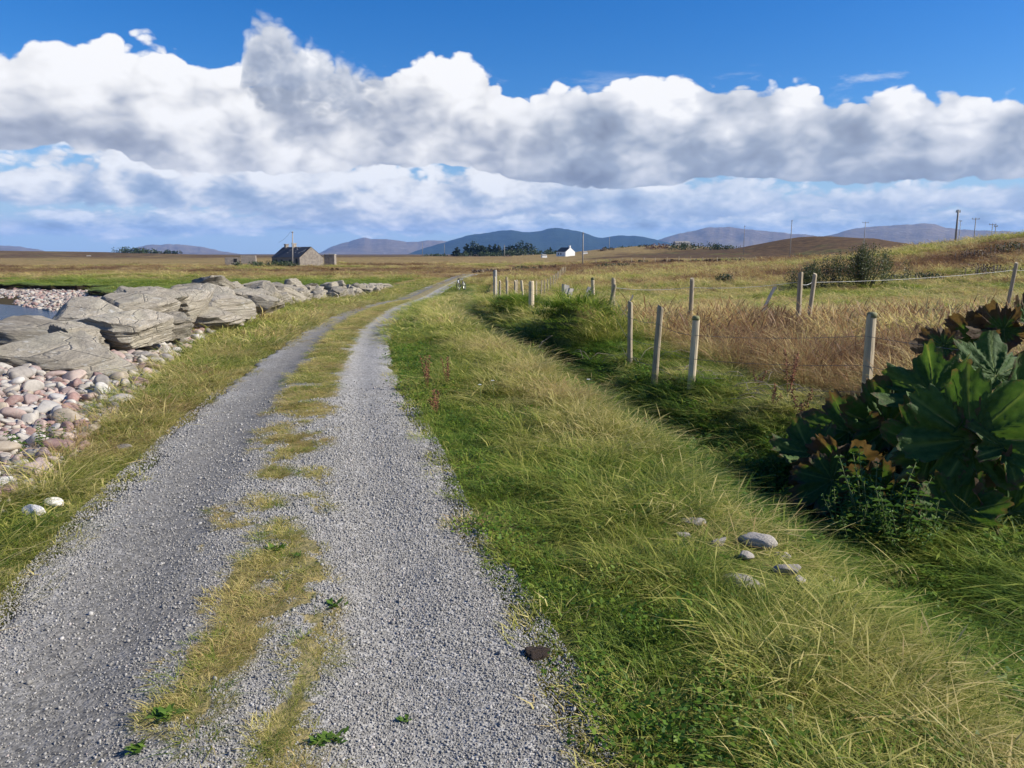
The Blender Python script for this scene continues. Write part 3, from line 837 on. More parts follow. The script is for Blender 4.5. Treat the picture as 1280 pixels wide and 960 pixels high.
# ------------------------------------------------------------------ scattering with geometry nodes (for what nobody could count)
def scatter(name, pts, rot, scl, idx, dry, protos, parent=None):
    """instances of prototype meshes on a cloud of points; one stuff object"""
    pts = np.asarray(pts, dtype=np.float32)
    me = mesh(name, pts, [], False)
    a = me.attributes.new('rot', 'FLOAT_VECTOR', 'POINT'); a.data.foreach_set('vector', np.asarray(rot, np.float32).ravel())
    a = me.attributes.new('scl', 'FLOAT_VECTOR', 'POINT'); a.data.foreach_set('vector', np.asarray(scl, np.float32).ravel())
    a = me.attributes.new('idx', 'INT', 'POINT'); a.data.foreach_set('value', np.asarray(idx, np.int32))
    a = me.attributes.new('dry', 'FLOAT', 'POINT'); a.data.foreach_set('value', np.asarray(dry, np.float32))
    o = put(name, me)
    col = bpy.data.collections.new(name + '_kinds')
    for i, pm in enumerate(protos):
        col.objects.link(bpy.data.objects.new('%s_kind_%02d' % (name, i), pm))
    ng = bpy.data.node_groups.new(name + '_scatter', 'GeometryNodeTree')
    ng.interface.new_socket('Geometry', in_out='INPUT', socket_type='NodeSocketGeometry')
    ng.interface.new_socket('Geometry', in_out='OUTPUT', socket_type='NodeSocketGeometry')
    N = ng.nodes; L = ng.links
    gi, go = N.new('NodeGroupInput'), N.new('NodeGroupOutput')
    mp = N.new('GeometryNodeMeshToPoints'); ip = N.new('GeometryNodeInstanceOnPoints'); ci = N.new('GeometryNodeCollectionInfo')
    ci.inputs['Collection'].default_value = col; ci.inputs['Separate Children'].default_value = True; ci.inputs['Reset Children'].default_value = True
    def na(nm, ty):
        n = N.new('GeometryNodeInputNamedAttribute'); n.data_type = ty; n.inputs['Name'].default_value = nm
        return [s for s in n.outputs if s.enabled and s.name == 'Attribute'][0]
    L.new(gi.outputs[0], mp.inputs['Mesh']); L.new(mp.outputs[0], ip.inputs['Points'])
    L.new(ci.outputs[0], ip.inputs['Instance']); ip.inputs['Pick Instance'].default_value = True
    L.new(na('idx', 'INT'), ip.inputs['Instance Index']); L.new(na('rot', 'FLOAT_VECTOR'), ip.inputs['Rotation'])
    L.new(na('scl', 'FLOAT_VECTOR'), ip.inputs['Scale']); L.new(ip.outputs[0], go.inputs[0])
    md = o.modifiers.new('scatter', 'NODES'); md.node_group = ng
    tag(o, kind='stuff')
    if parent is not None: child(o, parent)
    return o
n_ = len(rest)
scatter('smaller_cobble', np.c_[K[rest, 0], K[rest, 1], KZ[rest] + K[rest, 2] * .35], np.c_[g_.normal(0, .4, n_), g_.normal(0, .4, n_), g_.uniform(0, 6.28, n_)],
        np.repeat(K[rest, 2:3] * 1.15, 3, 1), g_.integers(0, 8, n_), np.zeros(n_), CBS, shore)
# a second layer of small stones filling the gaps
n_ = 7000
yy = g_.uniform(2.2, 24, n_); xx = cobble_edge(yy) + .2 - g_.random(n_) * 3.4
scatter('filler_cobble', np.c_[xx, yy, gz(xx, yy) + .015], np.c_[g_.normal(0, .4, n_), g_.normal(0, .4, n_), g_.uniform(0, 6.28, n_)],
        np.repeat(g_.uniform(.025, .06, n_)[:, None], 3, 1), g_.integers(0, 8, n_), np.zeros(n_), CBS, shore)
# shingle of the far beach
n_ = 16000
xx = g_.uniform(-62, -14, n_); yy = g_.uniform(44, 74, n_); s_ = bank_dist(xx, yy); kk = (s_ < -.3) & (s_ > -16) & (gz(xx, yy) > SEA - .05); xx, yy = xx[kk], yy[kk]; n_ = len(xx)
sh = scatter('beach_shingle', np.c_[xx, yy, gz(xx, yy) + .03], np.c_[g_.normal(0, .4, n_), g_.normal(0, .4, n_), g_.uniform(0, 6.28, n_)],
        np.repeat(np.clip(g_.lognormal(-2.1, .4, n_), .05, .3)[:, None], 3, 1), g_.integers(0, 8, n_), np.zeros(n_), CBS)
tag(sh, 'pink and white shingle on the far side of the small inlet', 'shingle')
# loose chippings on the road
CH = []
for i in range(8):
    g = np.random.default_rng(500 + i); D_, Fc = IC[1]
    N_ = g.normal(size=(7, 3)); N_ /= np.linalg.norm(N_, axis=1)[:, None]
    dots = D_ @ N_.T; rad = np.minimum(np.where(dots > .1, g.uniform(.5, .9, 7) / np.maximum(dots, .1), 9).min(1), 1.2)
    me = mesh('chipping', D_ * rad[:, None] * np.array([1, .8, .6]), Fc, False); me.materials.append(M['chipping']); CH.append(me)
pts = []
for (y0, y1, dens_, s0) in ((1.7, 2.8, 19000, .0041), (2.8, 4.2, 12000, .0049), (4.2, 6.5, 6000, .0062), (6.5, 10, 2500, .0078)):
    n_ = int((y1 - y0) * 2.6 * dens_)
    yy = g_.uniform(y0, y1, n_); uu_ = g_.random(n_); xx = Lx(yy) - .1 + uu_ * (Rx(yy) - Lx(yy) + .2)
    p_ = 1 - .80 * np.exp(-((uu_ - .25) / .17) ** 4)                      # driven-down track holds fewer loose stones
    p_ = p_ * ss(10.0, 5.5, yy)
    kk = (g_.random(n_) < p_) & (strip_mask(xx, yy) < .75)
    pts.append(np.c_[xx[kk], yy[kk], road_z(xx[kk], yy[kk]), s0 * np.exp(g_.normal(0, .32, kk.sum()))])
pts = np.vstack(pts); n_ = len(pts)
ch = scatter('loose_chippings', np.c_[pts[:, :2], pts[:, 2] + pts[:, 3] * .25], g_.uniform(0, 6.28, (n_, 3)), np.repeat(pts[:, 3:4], 3, 1), g_.integers(0, 8, n_), np.zeros(n_), CH)
tag(ch, 'loose grey stone chippings covering the track', 'gravel')

# ------------------------------------------------------------------ stones in the verges
STONES = []
def stone_obj(name, px, py, wpx, hpx, mat, label, cat, seed, group=None, Yd=None):
    c = ground_at(px, py + hpx * .5); d = c.y
    o = bpy.data.objects.new(name, None)
    me = cobble_mesh(900 + seed, 4); me.materials.clear(); me.materials.append(M[mat]); me.name = name
    o = put(name, me)
    w = wpx * d / FPX / 2; STONES.append((c.x, c.y, w))
    o.scale = (w, w * .8, w * max(.75, hpx / wpx)); o.rotation_euler = (g_.normal(0, .15), g_.normal(0, .15), g_.uniform(-.6, .6))
    o.location = (c.x, c.y, c.z + .46 * o.scale[2])
    tag(o, label, cat, group); return o
simple('lichen_stone', (.33, .30, .255), var=.45, scale=9, bmp=.6, bd=.02)
simple('quartz_stone', (.66, .63, .57), var=.18, scale=7, bmp=.4, bd=.02)
for i, (px, py, w, h, lb) in enumerate((
    (944, 673, 50, 22, 'flat-topped grey stone with a dark side, largest in the verge grass'),
    (928, 722, 52, 26, 'rounded pale grey stone sunk in long grass below the others'),
    (984, 707, 34, 20, 'smooth brownish grey stone in the middle of the stone cluster'),
    (976, 691, 24, 14, 'small tan stone touching the smooth brownish one'),
    (1018, 696, 16, 14, 'small white upright stone at the ditch edge of the cluster'),
    (1036, 709, 22, 14, 'pale rounded stone beside the ditch grass'),
    (1034, 725, 34, 12, 'low pinkish stone lying flat beside the ditch grass'),
    (932, 690, 24, 18, 'upright cream stone wedged beside the flat-topped one'),
    (898, 672, 30, 20, 'cream stone half hidden by bleached seed heads'),
    (866, 648, 30, 18, 'pale stone showing through the tallest bleached grass'),
    (854, 664, 20, 14, 'small brown stone buried in bleached grass'),
    (1000, 722, 18, 10, 'tiny buff stone between the pinkish one and the smooth one'))):
    stone_obj('verge_stone', px, py, w, h, 'lichen_stone', lb, 'stone', i, 'stones heaped in the right verge')
stone_obj('white_stone', 42, 642, 42, 12, 'quartz_stone', 'long thin white stone lying in the verge beside the track', 'stone', 40)
stone_obj('white_stone', 70, 624, 32, 18, 'quartz_stone', 'rounded white stone in the verge just off the cobbles', 'stone', 41)
stone_obj('grey_stone', 154, 558, 22, 12, 'lichen_stone', 'angular grey stone sunk in the verge between cobbles and track', 'stone', 42)
stone_obj('white_stone', 8, 602, 40, 18, 'quartz_stone', 'broad white stone on the edge of the cobbles', 'stone', 43)

# clod of peat on the edge of the track
D_, Fc = IC[4]
P_ = D_ * np.array([1, .8, .5]); P_ = P_ + D_ * (n3(P_, 2.5, 3) * .7 + n3(P_, 7, 4) * .35 + n3(P_, 16, 5) * .15)[:, None]
o = put('peat_clod', mesh('peat_clod', P_, Fc, True), M['peat_clod'])
c = ground_at(671, 830); o.location = (c.x, c.y, float(road_z(np.array([c.x]), np.array([c.y]))[0]) + .012); o.scale = (.052, .06, .03)
tag(o, 'dark crumbly clod of peat on the right edge of the track', 'clod')

# ------------------------------------------------------------------ fences
def post_mesh(h, r, seed, top='flat', bury=.35):
    g = np.random.default_rng(seed); n = 12; lv = [-bury, -.1, .15, .4, .7, .92, .97, 1.0]; V = []; Fc = []
    ph = g.uniform(0, 6, 3)
    for li, l in enumerate(lv):
        z = l * h if l > 0 else l
        k = 1.0 - .07 * max(l, 0) - (.12 if l >= 1 else 0)
        wob = .012 * math.sin(l * 3 + ph[0])
        for q in range(n):
            a = 6.2832 * q / n; rr_ = r * k * (1 + .05 * math.sin(3 * a + ph[1]) + .03 * math.sin(7 * a + ph[2] + l * 2))
            V.append((rr_ * math.cos(a) + wob * r * 6, rr_ * math.sin(a), z + (.02 * math.cos(a + ph[0]) if l >= .97 else 0)))
    for li in range(len(lv) - 1):
        for q in range(n): Fc.append((li * n + q, li * n + (q + 1) % n, (li + 1) * n + (q + 1) % n, (li + 1) * n + q))
    Fc.append(tuple(range((len(lv) - 1) * n, len(lv) * n)))
    return mesh('post', V, Fc, False)
def set_post(par, px, ytop, d, r, lean=(0, 0), mat='post_wood', seed=0, moss=False, name='post'):
    t = at(px, ytop, d); gx, gy = t.x, t.y
    z0 = gz1(gx - lean[0] * 1.0, gy); h = t.z - z0
    me = post_mesh(h, r, seed); me.materials.append(M[mat]); me.shade_smooth() if False else None
    o = put(name, me); o.location = (gx - math.sin(lean[0]) * h, gy, z0); o.rotation_euler = (0, lean[0], g_.uniform(-.1, .1)); child(o, par)
    if moss:
        mb = MB(); mb.tube([(0, 0, h - .03), (0, 0, h + .012), (0, 0, h + .025)], [r * .98, r * .93, r * .5], 12)
        tp = mb.build('mossy_top', M['moss_top'], o, True)
    return Vector((gx, gy, t.z)), o
def sag_wire(mb, a, b, r, sag=.03, n=8):
    a, b = Vector(a), Vector(b)
    mb.tube([a.lerp(b, i / n) - Vector((0, 0, sag * 4 * (i / n) * (1 - i / n))) for i in range(n + 1)], r, 4)
def fence(name, label, posts, wires, wr=.0022, wmat='wire', wname='wire', sag=.03, cat='fence'):
    t0 = at(posts[0][0], posts[0][1], posts[0][2]); root = empty(name, (t0.x, t0.y, gz1(t0.x, t0.y))); tag(root, label, cat)
    bpy.context.view_layer.update()
    tops = []
    for i, p in enumerate(posts):
        tp, _ = set_post(root, p[0], p[1], p[2], p[3], p[4] if len(p) > 4 else (0, 0), seed=int(abs(p[0]) * 7 + i), moss=(p[5] if len(p) > 5 else False), mat=(p[6] if len(p) > 6 else 'post_wood'))
        tops.append((tp, p[3]))
    for dz in wires:
        for (a, ra), (b, rb) in zip(tops[:-1], tops[1:]):
            mb = MB(); sag_wire(mb, a + Vector((-ra - .003, 0, -dz)), b + Vector((-rb - .003, 0, -dz)), wr, sag)
            child(mb.build(wname, M[wmat]), root)
    return root
fence('post_and_wire_fence', 'round wooden posts and barbed wire along the far side of the ditch', [
    (1420, 420, 5.6, .05), (1090, 393, 7.7, .052, (0, 0), True), (870, 397, 9.5, .050, (.03, 0), True), (826, 383, 10.2, .046, (.05, 0)), (788, 377, 11.3, .040, (-.02, 0)),
    (769, 355, 15.8, .042, (.21, 0)), (741, 348, 16.6, .040, (-.04, 0), True), (664, 352, 20.6, .078, (0, 0), False), (652, 351, 22.6, .042, (-.07, 0)), (644, 351, 24.2, .042, (0, 0)), (634, 351, 26.2, .042, (.02, 0)),
    (625, 351, 28.6, .042), (618.5, 346, 30.4, .045), (619, 338, 31.5, .085, (0, 0), False, 'old_wood')], (.22, .52, .8), .0026)
fence('tape_fence', 'white electric tape strung on wooden posts across the field', [
    (1420, 325, 21, .05), (1271, 328, 20, .048, (.10, 0)), (1019, 342, 17.6, .05, (.07, 0)), (1001, 341, 16.6, .058), (865, 348, 17.2, .052), (767, 348, 17.4, .05)], (.20,), .0042, 'tape', 'tape', .06)
def far_posts(name, label, pts, r, h, wires=()):
    root = empty(name, pts[0]); tag(root, label, 'fence'); bpy.context.view_layer.update()
    me = [post_mesh(h, r, 50 + k) for k in range(3)]; [m_.materials.append(M['post_wood']) for m_ in me]
    for i, p in enumerate(pts):
        o = put('post', me[i % 3]); o.location = p; o.rotation_euler = (g_.normal(0, .04), g_.normal(0, .05), g_.uniform(0, 6)); child(o, root)
    for w in wires:
        for a, b in zip(pts[:-1], pts[1:]):
            mb = MB(); sag_wire(mb, Vector(a) + Vector((0, 0, w)), Vector(b) + Vector((0, 0, w)), .003, .02, 3); child(mb.build('wire', M['wire']), root)
pp = []
for i in range(19):
    t = i / 18; x_ = -.2 + t * 8.4 - 1.2 * t * (1 - t); y_ = 33 + t ** 1.25 * 85
    pp.append((x_, y_, gz1(x_, y_)))
far_posts('field_fence', 'line of thin grey posts running from the big strainer post to the far pasture', pp, .045, 1.15, (1.0, .6))
pp = []
for px in (743, 760, 774, 786, 801, 815, 829, 844, 858, 873, 891, 905, 921, 938, 954, 971, 988, 1004, 1021, 1040, 1062, 1085, 1108):
    y_ = 186 + (px - 743) * .03; x_ = (px - 640) / FPX * y_ * 1.01; pp.append((x_, y_, gz1(x_, y_)))
far_posts('bank_fence', 'row of pale posts along the heathery bank below the moor hill', pp, .07, 1.5)

# broken timber by the old gateway
def plank(name, px, py0, py1, d, w, th, lean, label, yaw=0, mat='old_wood'):
    t = at(px, py0, d); z0 = gz1(t.x, t.y); h = t.z - z0 + .25
    mb = MB(); n = 7
    g = np.random.default_rng(int(px)); V = []
    for i in range(n):
        f = i / (n - 1); ww = w * (1 - .15 * f) * g.uniform(.88, 1.05); o_ = g.normal(0, .01)
        zz = -.25 + f * h; tt = g.uniform(-.02, .02) if i == n - 1 else 0
        V += [(-ww / 2 + o_, -th / 2, zz + tt), (ww / 2 + o_, -th / 2, zz - tt), (ww / 2 + o_, th / 2, zz - tt * .5), (-ww / 2 + o_, th / 2, zz + tt)]
    Fc = []
    for i in range(n - 1):
        for k in range(4): Fc.append((i * 4 + k, i * 4 + (k + 1) % 4, i * 4 + 4 + (k + 1) % 4, i * 4 + 4 + k))
    Fc.append((n * 4 - 4, n * 4 - 3, n * 4 - 2, n * 4 - 1)); mb.add(V, Fc)
    o = mb.build(name, M[mat]); o.location = (t.x - math.sin(lean) * (h - .25), t.y, z0); o.rotation_euler = (0, lean, R(yaw)); tag(o, label, 'post'); return o
plank('sawn_gatepost', 707, 356, 378, 17.6, .16, .14, 0, 'square sawn gatepost stump with a white cut end', 20)
plank('split_plank', 716, 359, 378, 17.2, .13, .05, .25, 'split grey plank leaning against the square gatepost', 35)
plank('broken_rail', 714, 368, 384, 16.9, .10, .05, .55, 'short dark rail sloping at the foot of the gatepost', 20)
plank('broken_stake', 722, 371, 384, 16.6, .07, .06, .45, 'short pointed stake sticking out of the bank', 10)
plank('leaning_plank', 737, 356, 384, 17.0, .11, .05, .30, 'weathered plank leaning on the mossy post', 10)
plank('fallen_branch', 730, 380, 384, 16.2, .12, .06, 1.15, 'bleached forked branch lying at the foot of the leaning plank', 30)
plank('leaning_stub', 969, 353, 372, 18.5, .07, .06, .42, 'short pale stub leaning over in the field below the white tape', 0)
plank('field_stake', 792, 363, 374, 17.2, .04, .04, .5, 'thin bleached stake slanting across the white tape', 0)

# ------------------------------------------------------------------ utility poles
def pole(px, ytop, d, r=.13, arm=None, lean=0, label='', ybase=None):
    t = at(px, ytop, d); z0 = gz1(t.x, t.y); h = t.z - z0
    root = empty('utility_pole', (t.x, t.y, z0)); tag(root, label, 'utility pole'); root.rotation_euler.y = lean
    mb = MB(); mb.tube([(0, 0, -.5), (0, 0, h * .5), (0, 0, h)], [r, r * .88, r * .75], 10); mb.build('pole', M['pole_wood'], root, True)
    if arm:
        mb = MB(); mb.box((0, -.02, h - .35), (arm, .1, .12)); mb.build('crossarm', M['pole_wood'], root)
        for x_ in (-arm / 2 + .1, 0, arm / 2 - .1):
            mb = MB(); mb.tube([(x_, -.02, h - .32), (x_, -.02, h - .1), (x_, -.02, h - .05)], [.05, .08, .03], 6)
            if x_: mb.build('insulator', M['insulator'], root, True)
    else:
        mb = MB(); mb.box((0, -r, h - .25), (.5, .12, .14)); mb.build('bracket', M['insulator'], root)
    return Vector((t.x, t.y, t.z))
pA = pole(363.5, 289, 178, .15, None, .05, 'wooden pole leaning slightly in front of the slate-roofed cottage')
pole(729, 290, 182, .15, None, 0, 'bare wooden pole alone in the open field near the white cottage')
pB = pole(1198, 262, 112, .16, .7, 0, 'stout wooden pole at the foot of the right-hand knoll')
pole(1220, 272, 190, .12, 1.8, 0, 'thin pole with a crossarm on the slope behind the stout pole')
pole(1201, 275, 240, .10, .8, 0, 'slender far pole almost hidden behind the stout one')
pole(1241, 279, 200, .10, 1.8, 0, 'pole with a crossarm just topping the knoll')
pole(1245, 281, 170, .09, .8, 0, 'short pole top peeping over the knoll')
pole(990, 275, 236, .13, None, 0, 'pale pole rising in front of the brown moor hill')
pole(931, 282, 290, .10, None, 0, 'thin grey pole beside the left foot of the moor hill')
pole(1082, 277, 240, .11, 1.9, 0, 'pole with a wide crossarm behind the willow bush')
pole(630.5, 306, 420, .2, None, 0, 'distant pole in front of the dark conifers')
pole(762, 296, 520, .16, None, 0, 'very thin distant pole against the blue mountain')
pole(528, 303, 620, .2, None, 0, 'distant pole left of the dark conifers')
pole(555.5, 305, 620, .2, None, 0, 'distant pole at the left edge of the conifers')
pole(174, 308, 640, .2, None, 0, 'distant pole standing among the gorse trees')
mb = MB(); sag_wire(mb, pA, at(348, 303, 185), .02, .4, 10); o = mb.build('service_cable', M['black_plastic']); tag(o, 'cable dropping from the leaning pole to the slate-roofed cottage', 'cable')

# ------------------------------------------------------------------ buildings
def cottage(name, label, loc, rz, Lh, W, eave, apex, wallm, roofm, chim=(), holes=0, annex=None, windows=()):
    loc = (loc[0], loc[1], min(loc[2], gz1(loc[0], loc[1]) + .1))
    root = empty(name, loc, rz); tag(root, label, 'house')
    a, b = Lh / 2, W / 2
    V = [(-a, -b, -.8), (a, -b, -.8), (a, b, -.8), (-a, b, -.8), (-a, -b, eave), (a, -b, eave), (a, b, eave), (-a, b, eave), (-a, 0, apex), (a, 0, apex)]
    Fc = [(0, 1, 5, 4), (1, 2, 6, 9, 5), (2, 3, 7, 6), (3, 0, 4, 8, 7)]
    put('wall', mesh('wall', V, Fc, False), M[wallm], root)
    for s_ in (-1, 1):
        mb = MB(); nrow = 9; e = .12
        for i in range(nrow):                             # overlapping courses of slates
            f0, f1 = i / nrow, (i + 1) / nrow
            y0, y1 = s_ * (b + .15) * (1 - f0), s_ * (b + .15) * (1 - f1); z0, z1 = eave - .05 + (apex - eave + .1) * f0, eave - .05 + (apex - eave + .1) * f1
            mb.add([(-a + .08, y0, z0 + .10), (a - .08, y0, z0 + .10), (a - .08, y1, z1 + .045), (-a + .08, y1, z1 + .045), (-a + .08, y0, z0 + .02), (a - .08, y0, z0 + .02)],
                   [(0, 1, 2, 3), (0, 4, 5, 1)])
        rf = mb.build('roof', M[roofm], root)
        if s_ == -1:
            g = np.random.default_rng(4)
            for k in range(holes):
                x_ = g.uniform(-a * .35, a * .92); f = g.uniform(.25, .95); L1 = g.uniform(.15, .5)
                y0 = s_ * (b + .15) * (1 - f); z0 = eave + (apex - eave) * f + .16
                mb = MB(); mb.box((x_, y0, z0), (L1, .25, .02), Matrix.Rotation(math.atan2(apex - eave, b), 3, 'X')); mb.build('pale_slate', M['render_grey'], rf)
    for (cx_, ch) in chim:
        mb = MB(); mb.box((cx_, 0, apex + ch / 2 - .45), (.85, .8, ch + .9)); mb.box((cx_, 0, apex + ch - .05), (1.0, .95, .18)); mb.build('chimney', M[wallm], root)
    for (x_, z_, w_, h_, kind) in windows:
        mb = MB(); mb.box((x_, -b - .02, z_), (w_, .06, h_)); mb.build(kind, M['dark_opening'], root)
    if annex:
        mb = MB(); mb.box((a + annex[0] / 2 - .003, annex[3], annex[2] / 2 - .4), (annex[0], annex[1], annex[2] + .8)); mb.build('lean_to', M[wallm], root)
    return root
c = at(372, 331, 190); zc = gz1(c.x, c.y)
cottage('slate_cottage', 'derelict grey stone cottage with dark slate roof and two chimneys', (c.x - .6, 190 + 2, at(384, 330, 188).z), -R(46), 14.2, 6.4, 2.05, 4.55, 'rubble_wall', 'slate',
        chim=((-1.2, .95), (-5.2, .8)), holes=22, windows=((5.6, .85, .9, 1.9, 'door'), (2.4, 1.1, .8, .9, 'window'), (-1.8, 1.1, .8, .9, 'window'), (-4.6, 1.1, .8, .9, 'window')))
rt = empty('low_outhouse', (at(413, 329, 196).x, 196, at(413, 329, 192).z)); tag(rt, 'low roofless stone outhouse against the gable of the derelict cottage', 'outhouse')
mb = MB(); mb.box((0, 0, .75), (2.6, 2.2, 2.7)); mb.build('wall', M['rubble_wall'], rt); mb = MB(); mb.box((0, 0, 2.15), (2.75, 2.35, .12)); mb.build('coping', M['render_grey'], rt)
rt = empty('ruined_shed', (at(299, 328, 200).x, 200, at(299, 329, 198).z), .25); tag(rt, 'roofless ruined shed beside the green mound near the derelict cottage', 'ruin')
for (x_, y_, w_, d_, h_) in ((-1.6, 0, 3.6, .4, 1.5), (2.2, .2, 3.6, .4, 2.0), (-3.3, 1.5, .4, 3, 1.4), (3.9, 1.7, .4, 3, 1.9)):
    mb = MB(); mb.box((x_, y_, h_ / 2 - .3), (w_, d_, h_ + .6)); mb.build('wall', M['rubble_wall'], rt)
mb = MB(); mb.box((-.9, -.22, .7), (.8, .05, .9)); mb.build('doorway', M['dark_opening'], rt)
c = at(707, 318.5, 420)
cottage('white_cottage', 'small whitewashed cottage with its gable to the track', (c.x, 420, c.z - .2), -R(62), 9.5, 6.0, 2.3, 4.6, 'white_wash', 'slate', chim=((4.2, .9),), windows=((0, 1.2, .9, 1.0, 'window'), (-2.6, 1.2, .9, 1.0, 'window')))
c = at(773, 309, 560)
cottage('distant_ruin', 'distant grey ruin with a chimney on the gorse rise', (c.x, 560, c.z - .5), R(8), 7.5, 4.5, 1.8, 2.6, 'render_grey', 'render_grey', chim=((3.4, 2.0), (-3.4, 1.0)))
c = at(852, 304.5, 480)
cottage('distant_bungalow', 'distant pale low bungalow among shrubs below the moor hill', (c.x, 480, c.z - .3), R(6), 9.5, 5.5, 1.7, 2.6, 'render_grey', 'render_grey')
c = at(414, 311, 620)
cottage('ridge_ruin', 'tiny ruined gable on the skyline beyond the derelict cottage', (c.x, 620, c.z - .4), R(10), 4.5, 4, 1.4, 1.8, 'render_grey', 'render_grey', chim=((-1.8, .6),))
for px, py, d, lb in ((680, 317.5, 400, 'small pale boulder or shed left of the white cottage'), (111, 321.5, 520, 'tiny white building on the brown moor beyond the marsh'), (731, 317, 430, 'tiny white outhouse just right of the white cottage')):
    c = at(px, py, d); cottage('far_shed', lb, (c.x, d, c.z - .6), .3, 2.6, 2.0, 1.1, 1.7, 'white_wash', 'render_grey')

# ------------------------------------------------------------------ bicycle
bx, by = at(577, 358, 66).x, 66.0; bz = gz1(bx, by) + .06
bk = empty('bicycle', (bx, by, bz), R(66)); tag(bk, 'bicycle with a white frame parked at the grassy edge of the track', 'bicycle'); bk.rotation_euler.x = R(-6)
for x_ in (-.52, .52):
    mb = MB(); mb.torus((x_, 0, .34), .325, .034, (0, 1, 0)); w_ = mb.build('tyre', M['rubber'], bk, True)
    mb = MB(); mb.torus((x_, 0, .34), .295, .012, (0, 1, 0), 28, 5); mb.build('rim', M['steel'], w_, True)
    mb = MB()
    for k in range(14):
        a_ = 6.2832 * k / 14; mb.tube([(x_, 0, .34), (x_ + .29 * math.cos(a_), 0, .34 + .29 * math.sin(a_))], .0025, 3)
    mb.tube([(x_, -.05, .34), (x_, .05, .34)], .025, 8); mb.build('spokes', M['steel'], w_)
mb = MB()
for a_, b_ in (((-.1, 0, .30), (-.24, 0, .80)), ((-.1, 0, .30), (.36, 0, .72)), ((-.22, 0, .74), (.34, 0, .80)), ((.33, 0, .86), (.38, 0, .68))): mb.tube([a_, b_], .024, 8)
for s_ in (-.05, .05):
    mb.tube([(-.52, s_, .34), (-.1, s_ * .6, .30)], .013, 6); mb.tube([(-.52, s_, .34), (-.22, s_ * .5, .74)], .011, 6)
mb.build('frame', M['black_plastic'], bk, True)
mb = MB(); [mb.tube([(.38, s_ * .6, .68), (.52, s_, .34)], .018, 6) for s_ in (-.05, .05)]; mb.tube([(.33, 0, .84), (.31, 0, .98)], .02, 8); mb.build('fork', M['paint_white'], bk, True)
mb = MB(); mb.tube([(.27, -.29, 1.0), (.33, -.12, .98), (.33, .12, .98), (.27, .29, 1.0)], .016, 6); mb.build('handlebar', M['black_plastic'], bk, True)
mb = MB(); mb.tube([(-.40, 0, .90), (-.30, 0, .91), (-.14, 0, .90)], [.085, .07, .03], 8); mb.tube([(-.24, 0, .80), (-.26, 0, .9)], .014, 6); mb.build('saddle', M['black_plastic'], bk, True)
mb = MB(); mb.box((-.50, 0, .72), (.07, .12, .26)); mb.build('mudguard', M['paint_white'], bk)
mb = MB(); mb.torus((-.08, .06, .29), .09, .012, (0, 1, 0), 18, 4); mb.tube([(-.08, .08, .29), (.02, .1, .16)], .012, 5); mb.build('crank', M['black_plastic'], bk)

# litter in the ditch
c = at(592, 388, 44.0); D_, Fc = IC[3]
P_ = D_ * np.array([.55, .34, .22]) + D_ * (n3(D_, 2, 8) * .25)[:, None]
o = put('plastic_sack', mesh('plastic_sack', P_, Fc, True), M['paint_white']); o.location = (float(Dx(44.)) , 44, base_z(44.) - .66); o.rotation_euler = (.5, .2, .8)
tag(o, 'white plastic sack lying in the bottom of the ditch', 'litter')

# ------------------------------------------------------------------ leafy plants
def leaf_cloud(g, centers, n, size, squash=.8, up=.3, aspect=.45):
    """n folded leaf faces spread through blobs (x, y, z, rx, ry, rz)"""
    V = []; Fc = []; Rr = []
    cs = np.array(centers); wts = cs[:, 3] * cs[:, 4] * cs[:, 5]; wts = wts / wts.sum()
    pick = g.choice(len(cs), n, p=wts)
    d = g.normal(size=(n, 3)); d /= np.linalg.norm(d, axis=1)[:, None]; rad = g.random(n) ** .42
    pos = cs[pick, :3] + d * rad[:, None] * cs[pick, 3:6]
    for i in range(n):
        p = Vector(pos[i]); s_ = size * g.uniform(.6, 1.4)
        ax = Vector(g.normal(size=3) + d[i] * .6 + np.array([0, 0, up])).normalized(); sd_ = ax.cross(Vector(g.normal(size=3))).normalized()
        k = len(V); V += [p - ax * s_ * .5, p + sd_ * s_ * aspect * .5, p + ax * s_ * .5, p - sd_ * s_ * aspect * .5]; Fc.append((k, k + 1, k + 2, k + 3))
        shade = g.random(); Rr += [shade] * 4
    return np.array([tuple(p) for p in V]), np.array(Fc), Rr
def plant(name, label, cat, loc, g, blobs, n, size, mat, stems, group=None, crown='crown', stemname='trunk', aspect=.45, up=.3):
    root = empty(name, loc); tag(root, label, cat, group)
    V, Fc, Rr = leaf_cloud(g, blobs, n, size, aspect=aspect, up=up)
    put(crown, mesh(crown, V, Fc, False, dict(r=Rr)), M[mat], root)
    mb = MB()
    for s_ in stems: mb.tube(s_[0], s_[1], 6)
    mb.build(stemname, M['bark'], root, True)
    return root
g = np.random.default_rng(21)
# willow bush
c = at(1078, 336, 50); zc = gz1(c.x, 50)
bl = []; stems = []
for k in range(34):
    a_ = g.uniform(0, 6.28); q = abs(g.normal(0, .85)); x_, y_ = q * math.cos(a_) * 1.25, q * math.sin(a_)
    hgt_ = max(.7, 2.95 - 1.05 * abs(x_ - .2) + g.normal(0, .28)); rx = g.uniform(.22, .4)
    bl.append((x_ * 1.7, y_ * 1.3, hgt_ * .55, rx * 1.2, rx * 1.2, hgt_ * .5)); stems.append(([(x_ * .5, y_ * .5, -.1), (x_ * 1.2, y_ * .9, hgt_ * .5), (x_ * 1.7, y_ * 1.3, hgt_ * 1.02)], [.03, .018, .006]))
for k in range(26):
    x_ = g.uniform(-4.6, -1.2); hgt_ = max(.9, 2.0 + .35 * (x_ + 2.5) + g.normal(0, .15)); bl.append((x_, g.normal(0, .6), hgt_ * .45, .4, .4, hgt_ * .55)); stems.append(([(x_, 0, -.1), (x_, 0, hgt_)], [.02, .006]))
